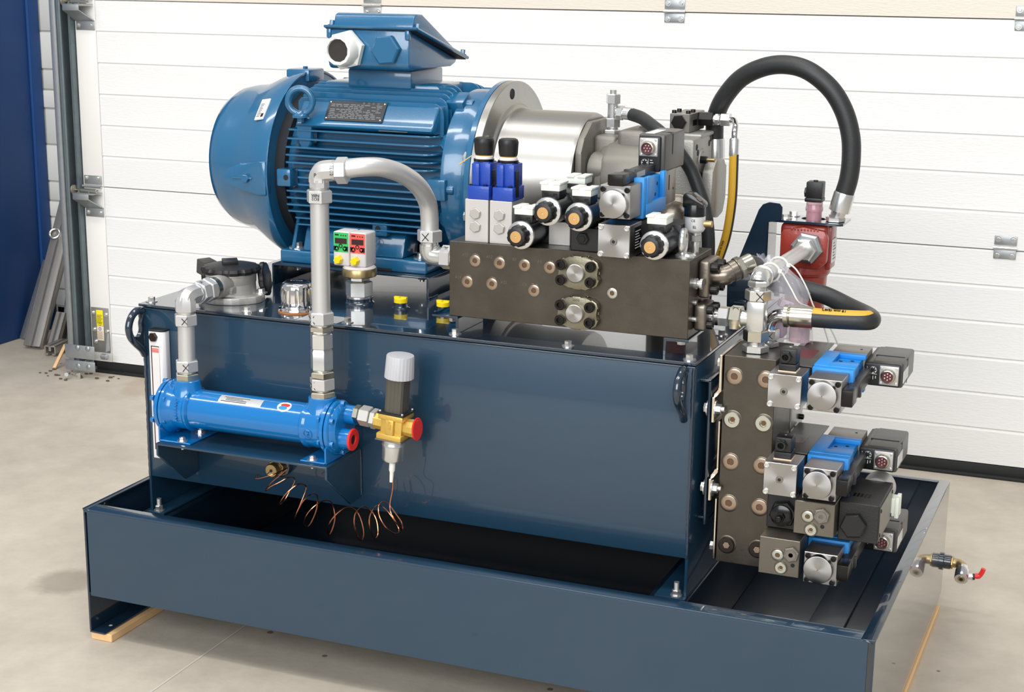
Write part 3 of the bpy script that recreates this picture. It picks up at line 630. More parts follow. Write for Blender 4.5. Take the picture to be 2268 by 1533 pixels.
# ================================================================== BELL HOUSING
bell = thing('bell_housing', 'round machined aluminium bell housing between motor and pump', 'coupling housing', (.66, YA, .62))
b = B(); b.lathe((.5784, YA, ZA), (1, 0, 0), [(0, .1735), (.0008, .1755), (.0135, .1755), (.0145, .1745), (.0145, .140), (.016, .136), (.020, .1325), (.0215, .128), (.026, .1262), (.160, .1261), (.163, .125), (.1665, .1235), (.1665, .05)], 96); part(b, 'housing', ALUM, bell, angle=25)
for a in (97, 148, 210, 33):
    a = math.radians(a); c = V((.593, YA, ZA)) + V((0, math.cos(a), math.sin(a))) * .155
    if a > 1.69 and a < 1.7 or abs(a - math.radians(97)) < .01:
        b = B(); b.torus(c, (1, 0, 0), .0085, .0012, 24, 6); b.cyl(c, (1, 0, 0), .008, .0004); part(b, 'threaded_hole', MOTD, bell)
    else: capscrew(bell, c, (1, 0, 0), .0085, .002, ZINC)
# ================================================================== PUMP
pump = thing('hydraulic_pump', 'grey cast iron hydraulic pump on the aluminium bell housing', 'pump', (.84, YA, .70))
b = B(); b.lathe((.7452, YA, ZA), (1, 0, 0), [(0, .072), (.014, .072), (.018, .066)], 40)
b.prism([(-.105, .022), (-.09, .045), (-.05, .07), (.05, .07), (.09, .045), (.105, .022), (.105, -.022), (.09, -.045), (.05, -.07), (-.05, -.07), (-.09, -.045), (-.105, -.022)][::-1], (.7452, YA, ZA + .045), (0, 1, 0), (0, 0, 1), .013, .004, 2); part(b, 'mounting_flange', CAST, pump)
b = B(); b.lathe((.755, YA, ZA), (1, 0, 0), [(0, .060), (.008, .068), (.02, .086), (.05, .095), (.10, .096), (.118, .090), (.135, .078), (.150, .074)], 14, .22); part(b, 'cast_body', CAST, pump, angle=25)
b = B(); b.box(.757, .80, YA - .045, YA + .04, ZA + .02, .8895, .008, 3); b.prism([(-.085, -.02), (-.095, .02), (-.085, .058), (-.06, .078), (.0, .09), (.0, -.06), (-.06, -.06)][::-1], (.785, YA, ZA), (0, 1, 0), (0, 0, 1), .085, .010, 2)
b.lathe((.768, YA - .055, ZA + .035), (1, -.25, .0), [(0, .030), (.02, .026), (.045, .012)], 20); part(b, 'port_casting', CAST, pump, angle=30)
b = B(); b.box(.803, .858, YA - .055, YA + .045, ZA + .05, .902, .010, 3); b.lathe((.842, YA, .898), (0, 0, 1), [(0, .016), (.006, .015), (.008, .009), (.012, .009)], 20); part(b, 'top_casting', CAST, pump)
capscrew(pump, (.760, YA - .033, .850), (1, -.35, .05), .0115, .010, ZINC, name='flange_screw')
b = B(); b.box(.885, .945, YA - .065, YA + .052, .68, .893, .006, 2); b.box(.87, .89, YA - .06, YA + .05, .70, .88, .006, 2); pc_ = part(b, 'port_block', CASTP, pump)
b = B(); b.lathe((.945, YA - .012, .852), (1, 0, 0), [(0, .0215), (.0015, .021)], 32); b.box(.9465, .9475, YA - .0125, YA - .0115, .865, .868); part(b, 'round_cover', CASTP, pump)
for y, z in ((-.048, .878), (-.04, .868), (.040, .885), (.030, .878), (-.045, .795), (.03, .79)):
    b = B(); b.cyl((.9445, YA + y, z), (1, 0, 0), .0055, .001, 16); part(b, 'screw_bore', MOTD, pump)
b = B(); b.hexa((.946, YA - .025, .855), (1, -.1, 0), .012, .012); part(b, 'gauge_nut', BLKST, pump)
b = B(); b.cyl((.956, YA - .026, .855), (1, -.1, 0), .0032, .016, 12); part(b, 'gauge_stub', BRASS, pump)
b = B(); b.torus((.9455, YA - .03, .80), (1, 0, 0), .016, .004, 24, 8); part(b, 'suction_port', MOTD, pump)
# SAE flange behind with black face
b = B(); b.prism([(-.05, -.02), (-.03, -.045), (.0, -.05), (.03, -.045), (.045, -.02), (.045, .03), (.03, .05), (-.02, .055), (-.045, .035)][::-1], (.950, YA + .018, .80), (0, 1, 0), (0, 0, 1), .020, .004, 2); part(b, 'rear_flange', CASTP, pump)
b = B(); b.prism([(-.046, -.02), (-.028, -.041), (.0, -.046), (.028, -.041), (.03, .04), (-.02, .047), (-.041, .03)][::-1], (.945, YA + .022, .795), (0, 1, 0), (0, 0, 1), .006, .002); part(b, 'flange_gasket', MOTD, pump)
# lower side flange with bolts seen between the valves
b = B(); b.lathe((.925, YA - .065, .765), (0, -1, 0), [(0, .036), (.014, .036), (.018, .030)], 30); b.tube(smooth([(.922, YA - .07, .765), (.922, YA - .10, .762), (.922, YA - .13, .73), (.92, YA - .14, .66), (.92, YA - .14, .60)], 6), .024, 20); part(b, 'suction_flange', IRONF, pump)
for dx, dz in ((-.022, .022), (.022, .022), (.022, -.022), (-.022, -.022)): hexbolt(pump, (.925 + dx, YA - .079, .765 + dz), (0, -1, 0), .014, .009, ZINC)
# compensator block on top
cb = part(B().box(.884, .920, YA - .009, YA + .083, .8975, .9300, .0012, 1), 'control_block', GREYM, pump)
b = B(); b.box(.882, .945, YA - .02, YA + .060, .890, .8975, .003); part(b, 'control_base', CASTP, pump)
for x, y in ((.889, .0), (.914, .0), (.889, .030), (.914, .030)): capscrew(cb, (x, YA + y, .930), (0, 0, 1), .0042, .005, BLKST)
b = B(); b.hexa((.901, YA - .009, .9155), (0, -1, 0), .023, .006, rot=.1); part(b, 'hex_plug', BLKST, cb)
b = B(); b.box(.9200, .9206, YA + .010, YA + .034, .908, .918); part(b, 'small_plate', BLKG, cb)
# outlet fitting and yellow striped hose
ch_ = thing('control_hose', 'thin yellow striped hose hanging from the pump control block', 'hose', (.99, .53, .69))
yh = YA + .052
b = B(); b.hexa((.920, yh, .9175), (1, 0, 0), .023, .026); part(b, 'black_nut', BLKST, ch_)
b = B(); b.cyl((.945, yh, .9175), (1, 0, 0), .008, .012); b.hexa((.949, yh, .9175), (1, 0, 0), .019, .006); b.hexa((.959, yh, .9175), (1, 0, 0), .0205, .017); part(b, 'fitting', ZINC, ch_)
yl = .545
b = B(); b.tube(smooth([(.975, yh, .9175), (.984, yh - .004, .917), (.991, yl + .01, .910), (.9925, yl, .898), (.9925, yl, .885)], 6), .0052, 14); part(b, 'bent_tube', CHROME, ch_)
b = B(); b.lathe((.9925, yl, .890), (.02, 0, -1), [(0, .0065), (.003, .0085), (.030, .0085), (.031, .0075)], 20); part(b, 'ferrule', ZINC, ch_)
hp = smooth([(.993, yl, .862), (.9935, yl, .83), (.9935, yl, .79), (.991, yl, .755), (.986, yl, .72), (.978, yl, .69), (.965, yl, .655), (.945, yl, .63), (.92, yl, .61)], 8)
b = B(); b.tube(hp, .0082, 18); hs = part(b, 'hose', RUB, ch_)
def band(pts, r, ang, half, m, parent, name, fixn=None):
    """printed stripe lying on a hose: a thin curved strip following its path"""
    P = [V(p) for p in pts]; v = []; f = []; n = len(P); k = 7; N = V(fixn).normalized()
    for i, p in enumerate(P):
        t = (P[min(i + 1, n - 1)] - P[max(i - 1, 0)]).normalized(); a = (N - t * N.dot(t)).normalized(); c = t.cross(a)
        for j in range(k):
            an = ang + half * (2 * j / (k - 1) - 1); v.append(p + (a * math.cos(an) + c * math.sin(an)) * (r + .00025))
    for i in range(n - 1):
        for j in range(k - 1): f.append((i * k + j, i * k + j + 1, (i + 1) * k + j + 1, (i + 1) * k + j))
    b = B(); b._add(v, f); return part(b, name, m, parent)
band(hp[:62], .0082, 0, .95, YELH, hs, 'yellow_stripe', (-.15, -1, 0))
T0 = hp[34]
text('Made in Italy', ch_, hp[42] + V((-.0012, -.0088, 0)), (hp[32] - hp[42]), (-1, 0, .3), .0062, INK)
# ---- tee on the pump top with hose
th_ = thing('case_drain_hose', 'black hose arching from a steel tee on the pump behind the valves', 'hose', (.777, YA, .889))
b = B(); b.hexa((.777, YA, .8890), (0, 0, 1), .030, .007); b.cyl((.777, YA, .896), (0, 0, 1), .010, .006); b.hexa((.777, YA, .900), (0, 0, 1), .0235, .016); part(b, 'lower_nut', ZINC, th_)
b = B(); b.lathe((.777, YA, .914), (0, 0, 1), [(0, .0095), (.030, .0095)], 20); b.box(.770, .784, YA - .0075, YA + .0075, .918, .934, .002); b.cyl((.784, YA - .001, .926), (1, -.12, 0), .008, .010); part(b, 'tee_body', ZINC, th_)
b = B(); b.hexa((.777, YA, .941), (0, 0, 1), .0225, .017); b.cyl((.777, YA, .956), (0, 0, 1), .006, .009); part(b, 'top_nut', ZINC, th_)
b = B(); b.hexa((.787, YA - .002, .926), (1, -.1, -.03), .022, .012, rot=.3); b.lathe((.797, YA - .003, .9255), (1, -.08, -.04), [(0, .009), (.002, .0110), (.019, .0110), (.020, .010)], 20); part(b, 'hose_fitting', ZINC, th_)
dh = smooth([(.812, YA - .004, .9245), (.837, .505, .9205), (.866, .472, .912), (.888, .452, .903), (.912, .440, .887), (.930, .435, .869), (.948, .44, .843), (.963, .44, .810), (.974, .44, .78), (.981, .44, .742), (.983, .44, .704), (.982, .44, .66), (.98, .44, .62)], 8)
b = B(); b.tube(dh, .0112, 20); part(b, 'hose', RUB, th_)

# ================================================================== MANIFOLD ON THE TANK LID
M0, M1, MY0, MY1, MZ0, MZ1 = .642, 1.0395, .1344, .2523, .6259, .7478
man = thing('long_manifold_block', 'long dark steel manifold block lying across the tank lid', 'manifold', (.84, .19, MZ0))
part(B().box(M0, M1, MY0, MY1, MZ0, MZ1, .0008, 1), 'block', IRON, man)
for x, z in ((.6867, .7191), (.729, .7189), (.7716, .7189), (.8137, .7188), (.6735, .684), (.7162, .6841), (.7879, .6797)): plug(man, (x, MY0, z), (0, -1, 0), .0093, .0012)
plug(man, (.9174, MY0, .687), (0, -1, 0), .0082, .0012, PLUGZ)
def stamp(s, x, z): text(s, man, (x, MY0 - .0001, z), (1, 0, 0), (0, 0, 1), .0065, mat('stamped_grey', (112, 106, 94), .4, .7) if 'stamped_grey' not in bpy.data.materials else bpy.data.materials['stamped_grey'])
for s, x, z in (('A23', .664, .727), ('A12', .706, .727), ('B3', .751, .7265), ('A3', .793, .7265), ('A24', .652, .69), ('A22', .731, .688), ('C6', .768, .688)): stamp(s, x, z)
for zc in (.7163, .6530):     # split-flange blanking caps
    xc = .8635
    fl_ = B(); pts = [(-.034, .010), (-.030, .0185), (-.022, .0225), (-.012, .0225), (-.006, .0265), (.006, .0265), (.014, .0240), (.026, .0225), (.033, .0185), (.0365, .010), (.031, .002), (.031, -.002), (.0365, -.009), (.033, -.0185), (.026, -.0225), (.014, -.0240), (.006, -.0265), (-.006, -.0265), (-.014, -.0235), (-.024, -.0215), (-.030, -.0175), (-.034, -.009), (-.028, -.002), (-.028, .002)]
    fl_.prism(pts[::-1], (xc, MY0, zc), (1, 0, 0), (0, 0, 1), .013, .002, 2); fo = part(fl_, 'split_flange', mat('flange_passivated', (136, 130, 112), .36, .9, noise=.25, nscale=70, bump=.15) if 'flange_passivated' not in bpy.data.materials else bpy.data.materials['flange_passivated'], man)
    b = B(); b.lathe((xc - .001, MY0 - .010, zc), (0, -1, 0), [(0, .0145), (.009, .0145), (.0098, .0135)], 32); part(b, 'blanking_disc', TURN, fo)
    for dx in (-.0245, .0235):
        for dz in (-.012, .012): capscrew(fo, (xc + dx, MY0 - .013, zc + dz), (0, -1, 0), .0082, .009, BLKST)
text('5000', man, (.857, MY0 - .01335, .6735), (1, 0, 0), (0, 0, 1), .006, bpy.data.materials['stamped_grey'])
b = B(); b.prism([(.0, .6259), (.0, .6225), (.040, .6225), (.043, .6190), (.043, .5984), (.047, .5984), (.047, .622), (.045, .6259)][::-1], (.612, MY0 - .003, 0), (1, 0, 0), (0, 0, 1), -.10, .0006); part(b, 'foot', NAVYG, man)
b = B(); b.prism([(0, .6259), (0, .598), (.004, .598), (.004, .6215), (.04, .6215), (.04, .6259)], (1.002, MY0 - .002, 0), (1, 0, 0), (0, 0, 1), -.112, .0006); part(b, 'foot', NAVYG, man)
hexbolt(man, (.655 - .012, MY0 + .012, .6222), (0, 0, -1), .011, .007, ZINC); hexbolt(man, (1.026, MY0 + .014, .6212), (0, 0, -1), .012, .006, ZINC)
b = B(); b.lathe((M1, .163, .7075), (1, 0, 0), [(0, .0085), (.004, .0085), (.005, .0065), (.009, .0065), (.0095, .009), (.013, .009), (.0135, .0085)], 20); part(b, 'test_port', ZINC, man)
b = B(); b.cyl((M1, .170, .676), (1, 0, 0), .0045, .003, 14); b.cyl((M1, .158, .653), (1, 0, 0), .004, .006, 14); part(b, 'side_plug', ZINC, man)
# ---- return flange + elbow (upper right)
ue = thing('flange_elbow', 'cast flange elbow bolted to the upper right end of the long manifold', 'elbow fitting', (1.06, .21, .68))
b = B(); b.box(M1 + .0002, M1 + .0175, .180, .243, .682, .7395, .004, 3); part(b, 'flange', IRONF, ue)
for y in (.194, .230):
    for z in (.694, .7285): capscrew(ue, (M1 + .0175, y, z), (1, 0, 0), .0078, .011, BLKST)
b = B(); b.tube(smooth([(M1 + .015, .212, .7115), (1.070, .212, .7135), (1.078, .217, .717), (1.086, .224, .7215)], 5), .0148, 20); b.ball((1.0735, .2145, .7145), .0158, 18); part(b, 'elbow', IRONF, ue)
d_ = V((.75, .62, .42)).normalized(); p_ = V((1.080, .220, .7185))
b = B(); b.lathe(p_, d_, [(0, .0165), (.010, .0165), (.011, .018), (.013, .018)], 28); part(b, 'swivel_collar', IRONF, ue)
b = B(); b.hexa(p_ + d_ * .012, d_, .032, .010); b.lathe(p_ + d_ * .021, d_, [(0, .0145), (.016, .0145), (.018, .013)], 24); part(b, 'swivel_nut', ZINCY, ue)

# ================================================================== VALVES ON THE LONG MANIFOLD
def relief(x0, x1, lab):
    xc = (x0 + x1) / 2; w_ = (x1 - x0) / 2
    t = thing('relief_valve', lab, 'valve', (xc, .168, MZ1), 'blue knobbed relief valves on white blocks')
    wb = part(B().box(x0, x1, .142, .194, MZ1, .8155, .0006, 1), 'sandwich_plate', ANOD, t)
    for z in (.7725, .7935):
        b = B(); b.lathe((xc - .0015, .142, z), (0, -1, 0), [(0, .0095), (.001, .0095)], 22); b.hexa((xc - .0015, .1415, z), (0, -1, 0), .0165, .004, rot=.35); part(b, 'hex_plug', ALU, wb)
    b = B(); b.box(x0 + .004, x1 + .001, .142, .190, .8155, .8370, .0015); b.box(x0 + .009, xc + .002, .146, .186, .8370, .872, .0015); b.box(xc - .001, x1 - .0005, .150, .186, .8370, .8725, .0015); b.box(x0 + .009, x1 - .004, .152, .184, .862, .874, .0015); part(b, 'valve_body', VALB, t)
    for dx in (.008, .032): capscrew(t, (x0 + dx, .1485, .837), (0, 0, 1), .0035, .002, BLKST)
    b = B(); b.box(x1 + .0010, x1 + .0018, .153, .166, .821, .862, .0003, 1); part(b, 'rating_plate', BLKG, t)
    c = (xc + .001, .168, .8735)
    b = B(); b.lathe(c, (0, 0, 1), [(0, .0165), (.004, .0165), (.0045, .015)], 28); part(b, 'black_ring', BLKG, t)
    b = B(); b.lathe((c[0], c[1], .8778), (0, 0, 1), [(0, .0145), (.0035, .0145), (.005, .0125)], 28); part(b, 'scale_ring', LBL, t)
    b = B(); b.torus((c[0], c[1], .8835), (0, 0, 1), .0125, .0009, 28, 6); part(b, 'yellow_ring', YELH, t)
    b = B(); b.lathe((c[0], c[1], .8840), (0, 0, 1), [(0, .0138), (.004, .0150), (.018, .0160), (.022, .0162), (.026, .0145), (.027, .0125), (.026, .0115)], 36, 0, lambda k, t_: .955 if (k % 6 == 0 and .002 < t_ < .024) else 1); part(b, 'adjusting_knob', BLK, t)
    return t
rA = relief(.6656, .7055, 'left of the two blue relief valves with black adjusting knobs')
relief(.7081, .7459, 'right of the two blue relief valves with black adjusting knobs')
b = B(); b.tube(smooth([(.672, .154, .883), (.664, .150, .877), (.652, .148, .868)], 4), .0009, 6); b.tube([(.665, .151, .8775), (.650, .150, .869)], .0005, 5); part(b, 'tie_wire', mat('tan_wire', (200, 170, 110), .5), rA)

def solenoid(x, y, z, lab, under=None, body=(.165, .235), grp='black solenoid valves with gold discs on the manifold', cap=True):
    t = thing('solenoid_valve', lab, 'valve', (x, y + .05, (under[4] if under else MZ1)), grp)
    b = B(); b.box(x - .0215, x + .0215, body[0], body[1], max(z - .026, MZ1 if not under else under[5]), z + .022, .0015); part(b, 'valve_body', BLK, t)
    b = B(); b.lathe((x, y + .018, z), (0, 1, 0), [(0, .0200), (.002, .0215), (body[0] - y - .018, .0215)], 36); part(b, 'coil_tube', mat('coil_grey', (70, 76, 80), .3, .8) if 'coil_grey' not in bpy.data.materials else bpy.data.materials['coil_grey'], t)
    b = B(); b.lathe((x, y + .014, z), (0, 1, 0), [(0, .0200), (.001, .0218), (.005, .0222), (.0055, .0215)], 36); part(b, 'steel_ring', ZINC, t)
    b = B(); b.lathe((x, y + .001, z), (0, 1, 0), [(-.005, .0120), (-.004, .0142), (-.001, .0165), (.013, .0172)], 48, 0, lambda k, q: .91 if (k % 6 < 2 and q > -.0035) else 1); part(b, 'coil_nut', BLK, t)
    b = B(); b.lathe((x, y - .0035, z), (0, -1, 0), [(0, .0092), (.0012, .0090), (.0014, .0012), (.0009, .0006)], 28); part(b, 'gold_disc', GOLD, t)
    b = B(); b.box(x - .0145, x + .0145, y + .028, y + .060, z + .018, z + .030, .001); part(b, 'socket_base', BLK, t)
    b = B(); b.box(x - .0105, x - .0045, y + .0274, y + .0284, z + .020, z + .0265); b.box(x + .0045, x + .0105, y + .0274, y + .0284, z + .020, z + .0265); part(b, 'socket_notches', BLKG, t)
    if cap:
        b = B(); b.box(x - .0155, x + .0155, y + .026, y + .060, z + .030, z + .0415, .0012); b.box(x - .0170, x - .004, y + .0245, y + .061, z + .040, z + .0435, .0008); b.box(x + .004, x + .0170, y + .0245, y + .061, z + .040, z + .0435, .0008); b.box(x - .012, x + .012, y + .030, y + .055, z + .040, z + .0425, .0006); part(b, 'shipping_cap', mat('milky_cap', (228, 232, 220), .45) if 'milky_cap' not in bpy.data.materials else bpy.data.materials['milky_cap'], t)
    if under:
        x0, x1, y0, y1, z0, z1, m = under
        b = B(); b.box(x0, x1, y0, y1, z0, z1, .0008, 1); u = part(b, 'spacer_block', m, t)
        if m is BLK:
            b = B(); b.hexa(((x0 + x1) / 2 - .002, y0, (z0 + z1) / 2 + .002), (0, -1, 0), .017, .006); b.hexa(((x0 + x1) / 2 - .002, y0 - .006, (z0 + z1) / 2 + .002), (0, -1, 0), .010, .003); part(b, 'adjuster_screw', BLKG, u)
            for px_ in (x0 + .008, x1 - .006): capscrew(u, (px_, y0 + .006, z1), (0, 0, 1), .0035, .002, BLKST)
    return t
solenoid(.7725, .098, .7695, 'solenoid valve beside the right white block, lowest and leftmost gold disc', None, (.180, .240))
sb_ = solenoid(.8140, .104, .8085, 'solenoid valve raised on a grey spacer block, second gold disc from left', (.7965, .8325, .172, .235, MZ1, .785, ANOD), (.180, .240))
b = B(); b.lathe((.8140, .240, .8085), (0, 1, 0), [(0, .0200), (.002, .0215), (.055, .0215)], 36); part(b, 'rear_coil_tube', bpy.data.materials['coil_grey'], sb_)
b = B(); b.box(.7985, .8295, .245, .275, .826, .836, .001); part(b, 'rear_socket_base', BLK, sb_)
b = B(); b.box(.7990, .8300, .243, .277, .8360, .8475, .0012); b.box(.7970, .8115, .2415, .278, .846, .8495, .0008); b.box(.8165, .8310, .2415, .278, .846, .8495, .0008); part(b, 'rear_shipping_cap', bpy.data.materials['milky_cap'], sb_)
solenoid(.8685, .095, .8050, 'solenoid valve above a black block with hex adjuster, third gold disc from left', (.846, .8915, .139, .235, MZ1, .784, BLK), (.178, .240))
solenoid(.9880, .098, .7700, 'solenoid valve at the right end of the manifold beside the pressure sensor', None, (.182, .240))

# ---- stacked valves, built once in a local frame: a = lateral, b = depth, c = away from the block
BOT = lambda z, x: frame((x, 0, z), (0, 0, -1), (0, 1, 0), (1, 0, 0))
def face_screws(bM, t, a, c, h, y, m, r=.0042, hh=.003):
    for sa in (-1, 1):
        for sc_ in (-1, 1):
            p = bM @ V((a + sa * h, y, c + sc_ * h)); capscrew(t, p, bM.to_3x3() @ V((0, -1, 0)), r, hh, m)
def switch_valve(M, lab, grp=None, connector=False, loc=None):
    t = thing('directional_valve', lab, 'valve', tuple(M @ V((0, .16, 0))), grp)
    b = B(M); b.box(-.0252, .0252, .0960, .152, .002, .0518, .0006, 1); part(b, 'solenoid_housing', TURN, t)
    face_screws(M, t, 0, .0269, .0205, .0960, ZINC)
    b = B(M); b.lathe((0, .0960, .0262), (0, -1, 0), [(0, .0058), (.0012, .0056), (.0014, .0025), (.0002, .002)], 24); part(b, 'centre_port', GREYM, t)
    b = B(M); b.lathe((0, .0945, .0262), (0, -1, 0), [(0, .0022), (.0003, .0020)], 16); part(b, 'port_bore', MOTD, t)
    b = B(M); b.box(-.0240, .0240, .152, .262, .000, .0500, .001, 1); part(b, 'valve_body', BOXG, t)
    b = B(M); b.box(.0252, .0256, .118, .150, .010, .046); part(b, 'side_label', BLKG, t)
    b = B(M)
    for k in range(7): b.box(.0256, .0259, .122, .146 - (k % 3) * .004, .0135 + k * .0042, .0148 + k * .0042)
    part(b, 'label_print', INKW, t)
    return t
def prop_valve(M, lab, grp, up=False, pos=0):
    c0 = .0605
    t = thing('proportional_valve', lab, 'valve', tuple(M @ V((0, .2, c0))), grp)
    cc = c0 + .0250
    b = B(M); b.box(-.0240, .0240, .0980, .152, c0, c0 + .050, .0008, 1); part(b, 'end_cap_body', ALUB, t)
    b = B(M); b.lathe((-.001, .099, cc - .002), (0, -1, 0), [(0, .0222), (.006, .0222), (.0105, .0212), (.0108, .0205)], 56); part(b, 'turned_cap', TURN, t)
    b = B(M); b.cyl((-.001, .0882, cc - .002), (0, -1, 0), .0006, .0002, 8); part(b, 'centre_dimple', MOTD, t)
    face_screws(M, t, 0, cc, .0190, .0980, BLKST, .0042, .004)
    # blue carrier with a recess window on both faces
    b = B(M)
    b.box(-.0275, .0275, .152, .166, c0 - .006, c0 + .056, .0012); b.box(-.0215, .0215, .164, .262, c0 + .002, c0 + .050)
    for s in (-1, 1):
        lo, hi = (.0215, .0290) if s > 0 else (-.0290, -.0215)
        b.box(lo, hi, .164, .262, c0 - .006, c0 + .016, .001); b.box(lo, hi, .248, .262, c0 + .014, c0 + .056, .001); b.box(lo, hi, .164, .190, c0 + .014, c0 + .056, .001); b.box(lo, hi - .004 if s > 0 else hi, .190, .212, c0 + .014, c0 + .054, .001) if s > 0 else b.box(lo + .004, hi, .190, .212, c0 + .014, c0 + .054, .001)
    b.box(-.0275, -.010, .164, .205, c0 + .050, c0 + .054, .001)
    part(b, 'blue_carrier', CYAN, t)
    for s in (-1, 1):
        for y, c in ((.236, c0 + .038), (.228, c0 + .022)):
            b = B(M); b.cyl((s * .0215, y, c), (s, 0, 0), .0028, .0005, 14); part(b, 'screw_bore', MOTD, t)
    b = B(M); b.box(-.0262, .0262, .262, .322, c0, c0 + .0535, .001); part(b, 'valve_body', GREYM, t)
    b = B(M); b.box(.0262, .0265, .282, .287, c0 + .022, c0 + .046); b.cyl((.0262, .308, c0 + .022), (1, 0, 0), .002, .0004, 12); b.cyl((-.0262, .300, c0 + .04), (-1, 0, 0), .002, .0004, 12); part(b, 'body_marks', INK, t)
    # position transducer bar
    b = B(M); b.box(-.0115, .0125, .094, .128, c0 + .0505, c0 + .0665, .001); part(b, 'transducer_head', BLKST, t)
    b = B(M); b.box(-.010, .011, .128, .262, c0 + .0505, c0 + .0650, .002); b.box(-.006, .012, .152, .16, c0 + .048, c0 + .068, .001); part(b, 'transducer_bar', BOXG, t)
    b = B(M); b.box(.0110, .0114, .165, .205, c0 + .0545, c0 + .0625); part(b, 'bar_label', mat('beige_label', (176, 170, 158), .5) if 'beige_label' not in bpy.data.materials else bpy.data.materials['beige_label'], t)
    # electronics box
    e0 = c0 + .053; sh_ = .0 if up else .002
    hb = B(M); hb.box(-.0175, .0185, .2560, .368, e0, e0 + .0555, .003, 2); bx = part(hb, 'electronics_box', BLK, t)
    hb = B(M); hb.box(-.0185, -.0045 if not up else .0, .260, .370, e0 + .003, e0 + .0580, .004, 3) if not up else hb.box(.0060, .0250, .262, .370, e0 - .002, e0 + .0580, .004, 3)
    hb.box(-.0195, .020, .262, .370, e0 + .010, e0 + .0585, .004, 3); part(hb, 'housing_cover', ELBOX, bx)
    hb = B(M)
    if up: hb.box(.0248, .0254, .300, .3035, e0 + .024, e0 + .056); hb.box(.0, .0254, .300, .3035, e0 + .0582, e0 + .0588)
    else: hb.box(-.0200, -.0185, .300, .3035, e0 + .010, e0 + .054); hb.box(-.0200, .020, .300, .3035, e0 + .0583, e0 + .0588)
    part(hb, 'cover_slot', MOTD, bx)
    # connector plate on the front
    c1 = e0 + .0385
    hb = B(M); hb.box(-.0150, .0150, .2535, .2562, c1 - .0145, c1 + .0145, .001); part(hb, 'connector_plate', ALU, bx)
    face_screws(M, bx, 0, c1, .0115, .2535, ZINC, .002, .001)
    hb = B(M); hb.lathe((0, .2535, c1 - .001), (0, -1, 0), [(0, .0115), (.003, .0115), (.008, .0100), (.0085, .0088), (.002, .0086)], 28); part(hb, 'connector_shell', ZINCY, bx)
    hb = B(M); hb.cyl((0, .2500, c1 - .001), (0, -1, 0), .0086, .0012, 24); part(hb, 'connector_insert', mat('dark_red_insert', (92, 30, 38), .4) if 'dark_red_insert' not in bpy.data.materials else bpy.data.materials['dark_red_insert'], bx)
    hb = B(M)
    for k in range(6):
        a = k * math.pi / 3; hb.cyl((.0048 * math.cos(a), .2488, c1 - .001 + .0048 * math.sin(a)), (0, -1, 0), .0011, .0025, 8)
    hb.cyl((0, .2488, c1 - .001), (0, -1, 0), .0011, .0025, 8); part(hb, 'connector_pins', ZINC, bx)
    hb = B(M); q = .2558
    for k in range(6):
        a = k * math.pi / 3; hb.cyl((-.0065 + .0038 * math.cos(a), q, e0 + .0140 + .0038 * math.sin(a)), (0, -1, 0), .0009, .0003, 6)
    hb.torus((-.0065, q - .0001, e0 + .0140), (0, 1, 0), .0052, .0003, 18, 4); hb.box(-.0005, .0000, q - .0003, q, e0 + .008, e0 + .020)
    for k in range(3): hb.box(.0025, .0095 - k * .0015, q - .0003, q, e0 + .0100 + k * .0038, e0 + .0110 + k * .0038)
    hb.box(-.011, .010, q - .0003, q, e0 + .0045, e0 + .0055); part(hb, 'front_print', INKW, bx)
    hb = B(M)
    if not up: hb.box(-.006, .012, .264, .31, e0 + .0586, e0 + .0592)
    else: hb.box(-.010, .005, .268, .33, e0 + .0586, e0 + .0592)
    part(hb, 'type_label', LBL, bx)
    return t
TOPM = frame((.9305, 0, MZ1), (1, 0, 0), (0, 1, 0), (0, 0, 1))
switch_valve(TOPM, 'square silver faced directional valve lying on the long manifold')
prop_valve(TOPM, 'proportional valve with blue carrier stacked on the long manifold, box upright', 'proportional valves with blue carriers', True)
# ---- pressure sensor and banjo at the right end of the manifold
ps = thing('pressure_sensor', 'black headed pressure sensor standing at the right end of the long manifold', 'sensor', (1.026, .205, MZ1))
b = B(); b.cyl((1.026, .205, MZ1), (0, 0, 1), .006, .030, 16); b.hexa((1.026, .205, .765), (0, 0, 1), .014, .010); b.cyl((1.026, .205, .777), (0, 0, 1), .0085, .012); part(b, 'stem', ZINC, ps)
b = B(); b.lathe((1.0245, .205, .779), (0, 0, 1), [(0, .0105), (.002, .0135), (.006, .0158), (.026, .0158)], 28); bdy = part(b, 'steel_body', mat('pale_steel_sleeve', (220, 220, 222), .35, .4), ps)
b = B(); b.lathe((1.0235, .205, .8045), (0, 0, 1), [(0, .0168), (.016, .0162), (.018, .0155)], 28); b.prism([(-.0165, 0), (.0165, 0), (.0172, .004), (.0155, .008), (-.003, .0215), (-.0125, .0225), (-.0165, .018)], (1.0235, .219, .818), (1, 0, 0), (0, 0, 1), .027, .003, 2); part(b, 'display_head', BLKG, ps)
b = B(); b.prism([(-.0105, 0), (.006, 0), (.006, .009), (-.0105, .009)], (1.0360, .198, .829), (0, 1, 0), (-.78, 0, .62), .0006); part(b, 'display', SCRN, ps)
b = B(); b.cyl((1.038, .205, .793), (1, 0, 0), .0055, .014, 16, c=.0008); part(b, 'connector', BRASS, ps)
text('CE', ps, (1.0225, .1888, .799), (1, 0, 0), (0, 0, 1), .0055, INK); text('EL', ps, (1.0255, .1888, .789), (1, 0, 0), (0, 0, 1), .006, INK)
eb = thing('lifting_ring', 'galvanised lifting ring screwed into the manifold below the pressure sensor', 'ring', (1.026, .158, MZ1))
